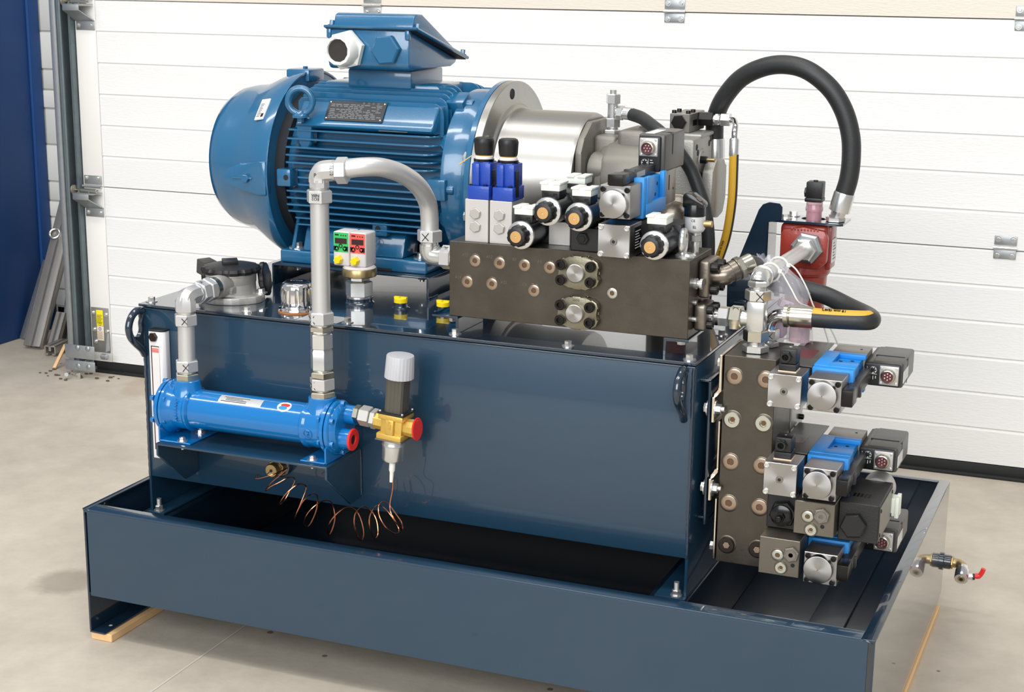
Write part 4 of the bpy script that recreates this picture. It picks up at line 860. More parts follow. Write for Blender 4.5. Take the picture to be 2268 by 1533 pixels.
b = B(); b.lathe((1.024, .160, MZ1), (0, 0, 1), [(0, .016), (.003, .016), (.006, .012)], 24); b.torus((1.020, .160, .7705), (1, .15, 0), .0165, .0052, 32, 12); part(b, 'ring', ZINC, eb)
# ================================================================== UPRIGHT MANIFOLD AT THE TANK END
bl = thing('upright_manifold_block', 'upright dark steel manifold block hanging at the right end of the tank', 'manifold', (1.134, .21, .2724))
part(B().box(1.094, 1.174, .150, .269, .2724, .6043, .0008, 1), 'block', IRON, bl)
for z, m_, hh in ((.5725, PLUG, .0012), (.5045, PLUGZ, .004), (.437, PLUG, .0012), (.370, PLUG, .0012), (.302, mat('blackened_plug', (60, 54, 50), .3, .8), .004)):
    for x in (1.1108, 1.1593):
        plug(bl, (x, .150, z), (0, -1, 0), .0125 if hh > .002 else .0120, hh, m_)
        if m_.name.startswith('blackened'):
            b = B(); b.hexa((x, .1462, z), (0, -1, 0), .0095, .0006, c=0); part(b, 'hex_socket', PLUG, bl)
b = B(); b.box(1.110, 1.176, .2695, .352, .435, .515, .001); b.cyl((1.176, .300, .500), (1, 0, 0), .0035, .001, 12); part(b, 'rear_sandwich', ALUB, bl)
for y, z in ((.330, .470), (.308, .455), (.285, .522)): capscrew(bl, (1.176, y, z), (1, 0, 0), .0045, .007, BLKST)
# hanger: webs welded to the tank, plated straps
hg = thing('manifold_hanger', 'navy hanger channel with plated straps between tank end and upright manifold', 'bracket', (1.077, .19, .33))
b = B(); b.box(1.0755, 1.0795, .133, .262, .335, .5670, .001); part(b, 'web_plate', NAVYG, hg)
b = B(); b.box(1.0618, 1.0795, .133, .262, .5632, .5672, .001); part(b, 'top_arm', NAVYG, hg)
b = B(); b.prism([(1.0618, .352), (1.0618, .356), (1.0795, .372), (1.0795, .345), (1.0745, .340), (1.067, .341)], (0, .262, 0), (1, 0, 0), (0, 0, 1), .004); b.box(1.0618, 1.0795, .15, .262, .338, .342, .001); part(b, 'bottom_arm', NAVYG, hg)
PLT = mat('bright_plated_steel', (226, 214, 196), .22, 1., noise=.1, nscale=40)
b = B(); b.box(1.0880, 1.0925, .1455, .262, .552, .6045, .0008, 1)
b.prism([(1.0815, .5425), (1.0815, .5395), (1.0860, .5395), (1.0925, .5485), (1.0925, .553), (1.088, .553), (1.088, .5505), (1.085, .546)], (0, .262, 0), (1, 0, 0), (0, 0, 1), .1165); b.box(1.0815, 1.0860, .1340, .262, .5000, .5400, .0008, 1); part(b, 'plated_strap', PLT, hg)
b = B(); b.box(1.0895, 1.0925, .148, .262, .4200, .500, .0005, 1); b.prism([(1.0815, .4125), (1.0815, .4095), (1.0860, .4095), (1.0925, .4185), (1.0925, .423), (1.088, .423), (1.085, .417)], (0, .262, 0), (1, 0, 0), (0, 0, 1), .1165); b.box(1.0815, 1.0860, .1340, .262, .3750, .4100, .0008, 1); part(b, 'plated_strap', PLT, hg)
b = B(); b.box(1.0895, 1.0925, .148, .262, .2760, .3750, .0005, 1); part(b, 'plated_strap', PLT, hg)
for z in (.521, .394):
    hexbolt(hg, (1.0860, .1415, z), (1, 0, 0), .0135, .008, ZINC, stub=.006, name='nut'); hexbolt(hg, (1.0755, .1415, z), (-1, 0, 0), .0135, .006, ZINC, name='bolt_head')
for z in (.590, .294): hexbolt(hg, (1.0885, .158, z), (-1, 0, 0), .0125, .006, ZINC, washer=False, name='bolt_head')
def din(t, M):
    b = B(M); b.box(-.0135, .0135, -.0135, .0135, .0, .0015); part(b, 'gasket', mat('cream_gasket', (240, 214, 184), .6) if 'cream_gasket' not in bpy.data.materials else bpy.data.materials['cream_gasket'], t)
    b = B(M); b.box(-.0128, .0128, -.0135, .0135, .0015, .0115, .0008); b.box(-.0125, .0125, -.0130, .0150, .0120, .0345, .0018, 2); d = part(b, 'plug_connector', BLK, t)
    b = B(M); b.hexa((-.002, -.013, .0235), (0, -1, 0), .0155, .006, c=.001); b.lathe((-.002, -.019, .0235), (0, -1, 0), [(0, .0078), (.003, .0074), (.003, .0050), (-.002, .0048)], 20); part(b, 'cable_gland', BLK, d)
    b = B(M); b.cyl((-.002, -.0172, .0235), (0, -1, 0), .0048, .0006, 16); part(b, 'gland_hole', MOTD, d)
    b = B(M); b.cyl((0, .003, .0345), (0, 0, 1), .0022, .0003, 12); part(b, 'lid_screw', ZINC, d)
MA, MBv, MC = BOT(.572, 1.1730), BOT(.4365, 1.1735), BOT(.3055, 1.1820)
sA = switch_valve(MA, 'silver faced directional valve with black plug connector, upper one on the upright manifold', 'directional valves on the upright manifold')
din(sA, frame((1.1985, .128, .5972), (1, 0, 0), (0, 1, 0), (0, 0, 1)))
sB = switch_valve(MBv, 'silver faced directional valve with black plug connector, lower one on the upright manifold', 'directional valves on the upright manifold')
din(sB, frame((1.1985, .128, .4617), (1, 0, 0), (0, 1, 0), (0, 0, 1)))
b = B(); b.box(1.178, 1.2268, .155, .32, .5972, .5990, .0006); part(b, 'top_cover', ELBOX, sA)
b = B(); b.box(1.1795, 1.215, .205, .262, .5986, .5992); part(b, 'name_label', mat('wine_label', (112, 48, 56), .4), sA)
b = B(); b.box(1.178, 1.2270, .155, .32, .4616, .4634, .0006); part(b, 'top_cover', ELBOX, sB)
b = B(); b.box(1.1795, 1.210, .205, .25, .4631, .4637); part(b, 'name_label', BLKG, sB)
gp = 'proportional valves with blue carriers'
prop_valve(MA, 'proportional valve with blue carrier, topmost of three on the upright manifold', gp)
prop_valve(MBv, 'proportional valve with blue carrier, middle of three on the upright manifold', gp)
prop_valve(MC, 'proportional valve with blue carrier, lowest of three, above the tray floor', gp)
# sandwich blocks with plugs
def throttle(x0, x1, z0, z1, y, lab, P, depth=.16):
    t = thing('throttle_block', lab, 'valve block', ((x0 + x1) / 2, y + depth / 2, z0), 'drilled grey valve blocks with plugs')
    part(B().box(x0, x1, y, y + depth, z0, z1, .0008, 1), 'block', mat('matt_steel_block', (118, 112, 102), .4, .8, noise=.1) if 'matt_steel_block' not in bpy.data.materials else bpy.data.materials['matt_steel_block'], t)
    plug(t, (P[0][0], y, P[0][1]), (0, -1, 0), .0085, .0012, PLUGZ); plug(t, (P[2][0], y, P[2][1]), (0, -1, 0), .0088, .003, PLUGZ)
    b = B(); b.hexa((P[1][0], y, P[1][1]), (0, -1, 0), .0215, .006, rot=.3); b.lathe((P[1][0], y - .006, P[1][1]), (0, -1, 0), [(0, .0085), (.001, .008), (.001, .0035), (-.003, .003)], 20); part(b, 'hex_plug', GREYM, t)
    b = B(); b.cyl((P[3][0], y, P[3][1]), (0, -1, 0), .0032, .0003, 12); part(b, 'set_screw_bore', MOTD, t)
    return t
throttle(1.2235, 1.2835, .3555, .4070, .100, 'drilled grey valve block with three plugs below the middle proportional valve', ((1.244, .384), (1.265, .3885), (1.250, .364), (1.2665, .371)), .17)
throttle(1.1746, 1.2360, .2860, .3440, .0960, 'drilled grey valve block with three plugs at the foot of the upright manifold', ((1.203, .318), (1.224, .323), (1.209, .299), (1.2265, .305)), .17)
t = thing('flow_valve', 'black valve block with large round adjuster beside the grey drilled block', 'valve', (1.20, .19, .345))
part(B().box(1.1745, 1.2230, .135, .262, .3465, .4095, .001, 1), 'block', BLK, t)
b = B(); b.hexa((1.2005, .135, .372), (0, -1, 0), .037, .008, rot=.2, c=.002); b.lathe((1.1990, .127, .370), (0, -1, 0), [(0, .017), (.003, .0165), (.006, .010)], 28); part(b, 'lock_nut', BLKG, t)
b = B(); b.hexa((1.1990, .121, .370), (0, -1, 0), .0135, .006, c=.001); b.cyl((1.1990, .115, .370), (0, -1, 0), .0048, .010, 16, c=.001); part(b, 'adjuster_spindle', BLKST, t)
t = thing('large_solenoid_valve', 'large black solenoid valve with round silver coil end above the drip tray', 'valve', (1.31, .2, .335))
part(B().box(1.2845, 1.3435, .128, .250, .3450, .4050, .0012, 1), 'body', mat('black_cast_body', (40, 39, 38), .5, .2, bump=.4, bscale=400), t)
b = B(); b.hexa((1.308, .128, .372), (0, -1, 0), .034, .012, rot=.15, c=.002); part(b, 'hex_cap', BLK, t)
b = B(); b.box(1.3436, 1.3446, .134, .244, .350, .400, .0003, 1); part(b, 'side_plate', GREYM, t)
for y, z in ((.14, .394), (.238, .394), (.14, .356), (.238, .356)): capscrew(t, (1.3446, y, z), (1, 0, 0), .003, .001, BLKST)
b = B()
for k in range(5): b.box(1.298 + k * .0055, 1.3015 + k * .0055, .16, .175, .4051, .4056)
b.box(1.287, 1.295, .15, .165, .4051, .4055); part(b, 'raised_marks', BLKG, t)
b = B(); b.lathe((1.318, .248, .384), (0, 1, 0), [(0, .0250), (.04, .0250), (.046, .0235), (.048, .019)], 40); part(b, 'coil', ALU, t)
b = B(); b.box(1.336, 1.352, .238, .262, .354, .383, .002); b.box(1.350, 1.356, .236, .246, .352, .385, .001); b.box(1.350, 1.356, .254, .264, .352, .385, .001); part(b, 'shipping_cap', bpy.data.materials['milky_cap'], t)

# ---- cross fitting between the two manifolds
cf = thing('pipe_cross_fitting', 'silver cross fitting with pen-marked nuts joining the two manifolds', 'pipe fitting', (1.132, .19, .6043))
cx, cy, cz = 1.1315, .190, .655
b = B(); b.box(M1 + .0002, M1 + .0200, .161, .213, .634, .6755, .005, 3); part(b, 'split_flange', IRONF, cf)
for y in (.172, .2035):
    for z in (.6435, .6665): capscrew(cf, (M1 + .020, y, z), (1, 0, 0), .0070, .009, BLKST)
b = B(); b.lathe((M1 + .012, cy, cz), (1, 0, 0), [(0, .013), (.012, .013), (.015, .0095), (.026, .0095)], 24); part(b, 'neck', ZINC, cf)
b = B(); b.hexa((1.0725, cy, cz), (1, 0, 0), .0275, .0165); part(b, 'adapter_nut', ZINC, cf)
b = B(); b.hexa((1.0905, cy, cz), (1, 0, 0), .0335, .0185); n1 = part(b, 'union_nut', ZINCY, cf)
penx(cf, (1.1000, cy - .0075, cz + .0167), (1, 0, 0), (0, 1, 0), .0075)
b = B(); b.lathe((1.108, cy, cz), (1, 0, 0), [(0, .0125), (.006, .0115), (.012, .0115)], 24); b.box(1.1175, 1.1455, cy - .0135, cy + .0135, .638, .6850, .004, 2); b.cyl((1.118, cy, cz), (1, 0, 0), .0125, .008); part(b, 'cross_body', ZINC, cf)
b = B(); b.hexa((cx, cy, .6043), (0, 0, 1), .036, .0115, rot=.1); b.lathe((cx, cy, .6155), (0, 0, 1), [(0, .0135), (.008, .0135)], 24); part(b, 'screw_in_base', ZINC, cf)
b = B(); b.hexa((cx, cy, .6215), (0, 0, 1), .0345, .0175, rot=.1); part(b, 'union_nut', ZINCY, cf)
b = B(); b.hexa((cx, cy, .6850), (0, 0, 1), .0345, .0165, rot=.1); part(b, 'union_nut', ZINC, cf)
penx(cf, (cx + .0075, cy - .0173, .6935), (1, .17, 0), (0, 0, 1), .0085)
pf = thing('filter_pipe', 'straight steel pipe with elbow from the cross fitting up to the red filter', 'pipe', (1.132, .3, .70))
b = B(); b.lathe((cx, cy, .7015), (0, 0, 1), [(0, .0115), (.006, .0115)], 24); b.hexa((cx, cy, .7055), (0, 0, 1), .0285, .0105, rot=.5, c=.003); b.tube(smooth([(cx, cy, .7135), (cx, cy + .002, .7165), (cx + .0005, cy + .010, .7195), (cx + .001, cy + .022, .7195)], 5), .0138, 20); part(b, 'elbow', ZINC, pf)
b = B(); b.torus((cx + .001, cy + .022, .7185), (0, 1, 0), .0150, .0024, 30, 8); part(b, 'collar_ring', ZINC, pf)
b = B(); b.tube([(cx + .001, cy + .012, .7188), (1.1345, .502, .7135)], .0118, 24); part(b, 'tube', PIPE, pf)
b = B(); b.hexa((1.1345, .484, .7140), (0, 1, 0), .036, .016, c=.003); part(b, 'union_nut', ZINC, pf)
b = B(); b.lathe((1.1345, .500, .7138), (0, 1, 0), [(0, .0155), (.008, .0155)], 24); b.hexa((1.1345, .506, .7138), (0, 1, 0), .0475, .016, rot=.15, c=.004); part(b, 'adapter', GALV, pf)

# ---- hose from flange elbow looping to the second port
lh = thing('looped_hose', 'thick black hose looping sharply from the flange elbow back to the upright manifold', 'hose', (1.14, .235, .604))
path = [(1.0935, .232, .7262), (1.100, .244, .7275), (1.1045, .268, .7230), (1.1105, .300, .7040), (1.1235, .333, .6860), (1.149, .360, .6760), (1.198, .365, .6660), (1.2435, .340, .6555), (1.276, .302, .6535), (1.2905, .268, .6550), (1.289, .245, .6572), (1.268, .2365, .6575), (1.235, .235, .6565), (1.2065, .235, .6560)]
hp3 = smooth(path, 9)
b = B(); b.tube(hp3, .0148, 24); h3 = part(b, 'hose', RUB, lh)
seg_ = hp3[89:]
band(seg_, .0148, 0, .52, YELH, h3, 'yellow_stripe', (-.2, -.45, 1))
tN = V((-.2, -.45, 1)).normalized(); tX = V((-1, 0, .0)); tY = tN.cross(tX).normalized()
text('19 mm (3/4")', lh, V((1.262, .2358, .6572)) + tN * .0160, tX, tY, .0070, INK, 'lettering', .0008)
b = B(); b.lathe((1.2085, .235, .6560), (-1, 0, -.03), [(0, .0158), (.004, .0168), (.034, .0168), (.036, .0150), (.038, .0176), (.044, .0176), (.045, .0120)], 28); part(b, 'ferrule', ZINCY, lh)
b = B(); b.tube(smooth([(1.166, .235, .6545), (1.156, .235, .6540), (1.147, .235, .650), (1.1415, .235, .641), (1.1402, .235, .628)], 6), .0105, 18); part(b, 'bent_stem', CHROME, lh)
b = B(); b.hexa((1.140, .235, .6043), (0, 0, 1), .030, .0085); b.cyl((1.140, .235, .6125), (0, 0, 1), .0105, .005); b.hexa((1.140, .235, .6155), (0, 0, 1), .0300, .0165, rot=.35); part(b, 'union_nut', ZINC, lh)
penx(lh, (1.1452, .2212, .6235), (1, .35, 0), (0, 0, 1), .0075)

# ================================================================== RED FILTER ON ITS BRACKET
fb = thing('filter_bracket', 'navy angle bracket with pointed gusset carrying the red filter', 'bracket', (1.03, .53, .5984))
b = B(); b.prism([(.997, .5985), (.996, .655), (1.010, .668), (1.017, .69), (1.046, .772), (1.053, .782), (1.064, .7865), (1.082, .785), (1.087, .779), (1.087, .757), (1.062, .752), (1.062, .67), (1.030, .5985)], (0, .527, 0), (1, 0, 0), (0, 0, 1), .004, .0006); part(b, 'gusset', NAVYG, fb)
b = B(); b.box(1.060, 1.064, .527, .588, .64, .753); part(b, 'upright_plate', NAVYG, fb)
ol = [(1.060, .525), (1.100, .525), (1.140, .525), (1.186, .525), (1.1905, .530), (1.1905, .565), (1.1905, .598), (1.150, .598), (1.110, .598), (1.064, .598), (1.060, .594), (1.060, .56)]
il = [(1.133 + .0215 * math.cos(a), .565 + .0215 * math.sin(a)) for a in [math.radians(q) for q in (225, 245, 275, 305, 330, 0, 45, 75, 110, 135, 160, 190)]]
b = B(); b.ringplate(ol, il, (0, 0, .7527), (1, 0, 0), (0, 1, 0), .0040); part(b, 'top_plate', NAVYG, fb)
b = B(); b.box(1.003, 1.033, .520, .534, .5984, .612, .002); part(b, 'foot', NAVYG, fb)
for x, y in ((1.088, .545), (1.094, .582)): hexbolt(fb, (x, y, .7567), (0, 0, 1), .0125, .007, ZINC)
hexbolt(fb, (1.172, .582, .7567), (0, 0, 1), .0125, .004, ZINC)
rf = thing('red_filter', 'red cast pressure filter hanging under the navy bracket plate', 'filter', (1.125, .566, .555))
fx, fy = 1.124, .568
b = B(); b.box(fx - .0415, fx + .0415, fy - .036, fy + .036, .682, .7520, .010, 4); b.lathe((fx, fy, .655), (0, 0, 1), [(0, .034), (.01, .0415), (.05, .0415)], 36); b.box(fx + .030, fx + .045, fy - .02, fy + .024, .672, .748, .003); part(b, 'head', RED, rf)
b = B(); o8 = [(-.040, -.022), (-.026, -.036), (.026, -.037), (.040, -.024), (.041, .018), (.034, .030), (-.002, .035), (-.036, .029), (-.041, .020)]
b.prism(o8, (fx + .003, fy - .034, .7130), (1, 0, 0), (0, 0, 1), .012, .003, 2); part(b, 'port_face', RED, rf)
b = B(); b.lathe((fx, fy, .682), (0, 0, -1), [(0, .0405), (.020, .0400), (.024, .0365), (.100, .0335), (.108, .031), (.110, .024)], 40); part(b, 'bowl', RED, rf)
b = B(); b.hexa((fx + .002, fy, .572), (0, 0, -1), .024, .012); part(b, 'drain_hex', RED, rf)
b = B(); b.box(fx + .0452, fx + .0468, fy - .016, fy + .018, .684, .725, .0004, 1); sl = part(b, 'side_label', LBL, rf)
b = B()
for k in range(6): b.box(fx + .0468, fx + .0470, fy - .012, fy + .012 - (k % 3) * .006, .690 + k * .0055, .6913 + k * .0055)
part(b, 'label_print', INK, sl)
b = B()
for k in range(9): b.box(fx - .020 + k * .0055, fx - .017 + k * .0055, fy - .0475, fy - .046, .7415, .7455, .0005)
part(b, 'cast_lettering', RED, rf)
ci = thing('clogging_indicator', 'clear tinted clogging indicator with black plug standing on the red filter', 'indicator', (1.133, .565, .752))
b = B(); b.lathe((1.133, .565, .7527), (0, 0, 1), [(0, .0135), (.017, .0135), (.018, .0150), (.024, .0150), (.026, .0140), (.034, .0140)], 32); part(b, 'clear_body', AMBER, ci)
b = B(); b.cyl((1.133, .565, .7525), (0, 0, 1), .0080, .028); part(b, 'inner_core', mat('pale_pink_core', (224, 198, 206), .4), ci)
b = B(); b.box(1.118, 1.148, .551, .579, .787, .794, .0015); b.box(1.1195, 1.1475, .552, .578, .7935, .8215, .002, 2); part(b, 'plug_connector', BLK, ci)
b = B(); b.hexa((1.1195, .565, .802), (-1, 0, 0), .016, .004); b.cyl((1.133, .565, .8215), (0, 0, 1), .004, .002, 14); part(b, 'connector_gland', BLK, ci)
# big arched hose
ah = thing('arched_hose', 'thick black hose arching high from the pump end to the red filter', 'hose', (1.06, .55, .76))
ap = smooth([(.9385, .615, .872), (.9375, .615, .892), (.9395, .612, .9175), (.955, .60, .951), (.988, .585, .9885), (1.0304, .57, 1.0100), (1.0714, .56, 1.0165), (1.112, .552, 1.0085), (1.151, .55, .981), (1.176, .55, .945), (1.190, .55, .904), (1.1935, .55, .866), (1.1915, .55, .832), (1.185, .55, .804)], 9)
b = B(); b.tube(ap, .0160, 28); part(b, 'hose', RUB, ah)
b = B(); b.lathe((.9385, .615, .880), (.05, 0, -1), [(0, .0170), (.003, .0180), (.034, .0180), (.035, .0125), (.046, .0125)], 28); part(b, 'ferrule', ZINC, ah)
b = B(); b.hexa((.9410, .615, .836), (.02, 0, -1), .036, .024); b.tube(smooth([(.9415, .615, .816), (.942, .615, .803), (.941, .612, .792)], 5), .0115, 16); part(b, 'union_nut', ZINC, ah)
b = B(); b.lathe((1.1863, .55, .8075), (-.24, 0, -1), [(0, .0170), (.003, .0180), (.033, .0180), (.034, .0130), (.040, .0125)], 28); part(b, 'ferrule', ZINC, ah)
b = B(); b.cyl((1.1775, .55, .774), (-.24, 0, -1), .012, .012); b.hexa((1.173, .551, .7567), (0, 0, 1), .029, .008); b.cyl((1.173, .551, .764), (0, 0, 1), .0115, .005); part(b, 'filter_fitting', ZINC, ah)

# ---- clear bag hung under the pipe by two cable ties
bag = thing('plastic_bag', 'crumpled clear plastic bag of small parts tied under the filter pipe', 'bag', (1.14, .28, .60))
def film(name, prof, n=44, amp=.12, seed=3):
    rnd = random.Random(seed); ph = [rnd.uniform(0, 6.28) for _ in range(9)]; v = []; f = []
    for i, (cxx, cyy, z, rx, ry) in enumerate(prof):
        for k in range(n):
            a = 2 * math.pi * k / n; q = 1 + amp * (math.sin(3 * a + ph[0] + i * .8) + .8 * math.sin(7 * a + ph[1] - i * 1.1) + .6 * math.sin(13 * a + ph[2] + i * 1.9)) + rnd.uniform(-.05, .05)
            v.append((cxx + rx * q * math.cos(a), cyy + ry * q * math.sin(a), z + .004 * math.sin(5 * a + ph[3] + i)))
    for i in range(len(prof) - 1):
        for k in range(n): f.append((i * n + k, i * n + (k + 1) % n, (i + 1) * n + (k + 1) % n, (i + 1) * n + k))
    b = B(); b._add(v, f); return part(b, name, FILM, bag, angle=70)
film('bag_film', [(1.140, .290, .6055, .026, .02), (1.138, .290, .610, .034, .028), (1.140, .285, .630, .042, .034), (1.143, .285, .655, .046, .036), (1.145, .285, .680, .042, .034), (1.140, .285, .700, .034, .03), (1.130, .29, .716, .020, .02), (1.120, .29, .725, .010, .008), (1.114, .29, .735, .013, .005)])
film('bag_sleeve', [(1.175, .300, .600, .021, .021), (1.174, .300, .625, .020, .020), (1.172, .30, .640, .016, .016)], 32, .05, 8)
b = B(); b.lathe((1.175, .300, .602), (0, 0, 1), [(0, .0165), (.031, .0160), (.034, .006)], 28); part(b, 'tinted_tube', AMBER, bag)
b = B(); b.box(1.128, 1.158, .26, .29, .612, .642, .004); part(b, 'wrapped_part', mat('pink_wrapped', (220, 190, 208), .35, trans=.3), bag)
b = B(); b.hexa((1.150, .292, .655), (.3, .2, 1), .022, .012); part(b, 'wrapped_nut', mat('pink_wrapped_nut', (206, 184, 200), .4), bag)
for i, (y, drop, tail) in enumerate(((.312, .0, [(1.150, .312, .722), (1.163, .312, .712), (1.180, .312, .685), (1.192, .315, .656), (1.204, .335, .625), (1.216, .345, .585)]), (.255, 0, [(1.148, .255, .722), (1.155, .255, .713), (1.168, .255, .693), (1.180, .258, .673), (1.190, .29, .66), (1.204, .33, .640), (1.221, .345, .606), (1.232, .355, .575)]))):
    ct = thing('cable_tie', ('white cable tie looped round the filter pipe nearer the red filter', 'white cable tie looped round the filter pipe nearer the elbow')[i], 'cable tie', (1.135, y, .70), None)
    b = B(); b.torus((1.1335, y, .7165), (.0, 1, .1), .0150, .0016, 30, 6); part(b, 'loop', WHT, ct)
    b = B(); b.box(1.146, 1.152, y - .003, y + .003, .7165, .7225, .0008); part(b, 'head', WHT, ct)
    b = B(); b.tube(smooth(tail, 6), .0013, 6); part(b, 'tail', WHT, ct)
# ================================================================== HEAT EXCHANGER on the shelf
hx = thing('heat_exchanger', 'bright blue tubular heat exchanger lying on the front shelf of the tank', 'heat exchanger', (.33, .045, .3915))
HY, HZ = .045, .4425
b = B(); b.lathe((.205, HY, HZ), (1, 0, 0), [(0, .0335), (.225, .0335)], 56); part(b, 'tube', HXB, hx)
b = B(); b.lathe((.1545, HY, HZ), (1, 0, 0), [(0, .038), (.003, .0445), (.0055, .0455), (.0105, .0455), (.011, .0395), (.0125, .039), (.013, .0455), (.0175, .0455), (.021, .042), (.030, .037), (.052, .0365), (.056, .0385), (.0595, .0385), (.062, .0345)], 56); part(b, 'left_head', HXB, hx, angle=25)
b = B(); b.lathe((.4295, HY, HZ), (1, 0, 0), [(0, .0345), (.004, .0385), (.008, .0385), (.012, .0365), (.036, .0370), (.042, .042), (.045, .0455), (.0505, .0455), (.051, .0395), (.0525, .039), (.053, .0455), (.058, .0455), (.060, .043)], 56); part(b, 'right_head', HXB, hx, angle=25)
for xp in (.197, .4565):
    b = B(); b.lathe((xp, HY, HZ + .02), (0, 0, 1), [(0, .029), (.010, .0265), (.020, .0235), (.0285, .0228), (.0295, .0215)], 36); part(b, 'top_port', HXB, hx)
for s, x0 in ((-1, .1545), (1, .4895)):
    for a in (25, 85, 150, 205, 270, 330):
        a = math.radians(a); p = (x0, HY + .0405 * math.cos(a), HZ + .0405 * math.sin(a)); capscrew(hx, p, (s, 0, 0), .0048, .0065, HXB, 'cover_screw')
        b2 = (x0 - s * .0185, p[1], p[2]); capscrew(hx, b2, (-s, 0, 0), .0045, .004, HXB, 'cover_screw')
b = B(); b.cyl((.1545, HY - .01, HZ), (-1, 0, 0), .012, .010, 20); part(b, 'end_boss', HXB, hx)
b = B(); b.lathe((.4885, HY, HZ), (1, 0, 0), [(0, .042), (.004, .040), (.009, .034)], 40); b.lathe((.492, HY + .012, HZ + .0205), (1, 0, 0), [(0, .0165), (.022, .0155)], 28); b.lathe((.492, HY - .008, HZ - .0145), (1, 0, 0), [(0, .0175), (.021, .0165)], 28); part(b, 'water_cover', HXB, hx)
b = B(); b.lathe((.513, HY - .008, HZ - .0145), (1, 0, 0), [(0, .0165), (.0015, .0182), (.004, .0182), (.005, .017), (.0045, .0085), (-.002, .008)], 32); part(b, 'red_plug_ring', REDP, hx)
b = B(); b.cyl((.5125, HY - .008, HZ - .0145), (1, 0, 0), .0082, .0026, 24); part(b, 'ring_bore', MOTD, hx)
for s, x0, x1 in ((-1, .1775, .2290), (1, .4385, .4870)):
    xa = .1668 if s < 0 else .4835
    b = B(); b.box(.1680 if s < 0 else x0, x1, .0000, .0900, .3917, .3945, .0006, 1); b.prism([(.0, .3920), (.09, .3920), (.09, .418), (.078, .4245), (.066, .408), (.045, .400), (.024, .408), (.012, .4245), (.0, .418)], (xa, 0, 0), (0, 1, 0), (0, 0, 1), .003, .0004); part(b, 'foot_bracket', HXB, hx, angle=25)
    xb = .2085 if s < 0 else .4570
    for y in (.008, .062 if s < 0 else .080):
        hexbolt(hx, (xb, y, .3945), (0, 0, 1), .0095, .0055, ZINC, stub=.002); hexbolt(hx, (xb, y, .3873), (0, 0, -1), .0085, .004, ZINC, stub=.003, name='nut')
def on_tube(x, a, lx, la, m, name, parent, rr=.0337, round_=False):
    """label wrapped on the tube; a in degrees from -y towards up"""
    n = 16; v = []; f = []
    for i in range(n + 1):
        t = -1 + 2 * i / n; w_ = lx * (math.sqrt(max(0, 1 - t * t)) if round_ else 1); an = math.radians(a + la * t)
        for xx in (x - w_, x + w_): v.append((xx, HY - rr * math.cos(an), HZ + rr * math.sin(an)))
    for i in range(n): f.append((2 * i, 2 * i + 1, 2 * i + 3, 2 * i + 2))
    b = B(); b._add(v, f); return part(b, name, m, parent)
lb = on_tube(.312, 60, .041, 15, LBLG, 'type_label', hx)
for k in range(4): on_tube(.300 + .004 * (k % 2), 52 + k * 5.4, .024 - .004 * (k % 3), 1.0, INK, 'label_print', lb, .0339)
on_tube(.395, 60, .0125, 19, WHT, 'round_sticker', hx, .0338, True); on_tube(.396, 65, .0085, 7, REDP, 'sticker_red', hx, .0339, True); on_tube(.394, 54, .008, 7, CYAN, 'sticker_blue', hx, .0340, True)
b = B(); b.torus((.449, HY - .0372, HZ - .006), (0, 1, .15), .0075, .0006, 26, 5); part(b, 'cast_mark', HXB, hx)
text('Z', hx, (.4490, HY - .0378, HZ - .006), (1, 0, 0), (0, -.15, 1), .009, HXB, 'cast_letter', .0008, 'CENTER')
for k in range(8):
    z = HZ + .022 - k * .0052; b = B(); b.box(.1945, .1995, HY - .0385, HY - .0360, z, z + .003, .0005); part(b, 'cast_letter', HXB, hx)

def nut(parent, p, d, af, h, m=None, name='union_nut', rot=.3, c=None):
    b = B(); b.hexa(p, d, af, h, rot, c); return part(b, name, m or PIPE, parent)
def ring(parent, p, d, r, h, m=None, name='collar'):
    b = B(); b.cyl(p, d, r, h, 28, c=.0008); return part(b, name, m or ZINC, parent)
UP = (0, 0, 1)
# left pipe: exchanger to return filter
lp = thing('return_pipe', 'short steel pipe with elbow from the exchanger left port to the return filter', 'pipe', (.1985, .046, .49))
lx, ly = .1975, .046
nut(lp, (lx, ly, .4905), UP, .0360, .012, ZINCY, 'adapter_hex', .1); ring(lp, (lx, ly, .5025), UP, .0148, .004)
nut(lp, (lx, ly, .5055), UP, .0345, .0195, None, 'union_nut', .15); penx(lp, (lx + .0085, ly - .0165, .5155), (1, .27, 0), UP, .0078)
b = B(); b.tube([(lx + .0005, ly, .520), (lx + .0015, ly, .590)], .0142, 28); part(b, 'tube', PIPE, lp)
nut(lp, (lx + .001, ly, .5850), UP, .0345, .0195, None, 'union_nut', .15); penx(lp, (lx + .0095, ly - .0165, .595), (1, .27, 0), UP, .0078)
ring(lp, (lx + .0015, ly, .604), UP, .0150, .006)
b = B(); b.lathe((lx + .0015, ly, .6085), UP, [(0, .0155), (.001, .0178), (.018, .0178), (.026, .014)], 8, .3); b.tube(smooth([(lx + .0015, ly, .622), (lx + .0015, ly + .002, .629), (lx + .0015, ly + .012, .6325), (lx + .0015, ly + .032, .6325)], 5), .0165, 8); part(b, 'elbow', PIPE, lp, angle=28)
ring(lp, (lx + .0015, ly + .030, .6325), (0, 1, 0), .0165, .007, PIPE)
nut(lp, (lx + .0015, ly + .036, .6325), (0, 1, 0), .0345, .020); penx(lp, (lx + .003, ly + .046, .6505), (1, 0, 0), (0, 1, 0), .0078)
nut(lp, (lx + .0015, ly + .057, .6325), (0, 1, 0), .0375, .016, None, 'adapter_hex', .45); ring(lp, (lx + .0015, ly + .073, .6325), (0, 1, 0), .0195, .014, ZINCY)
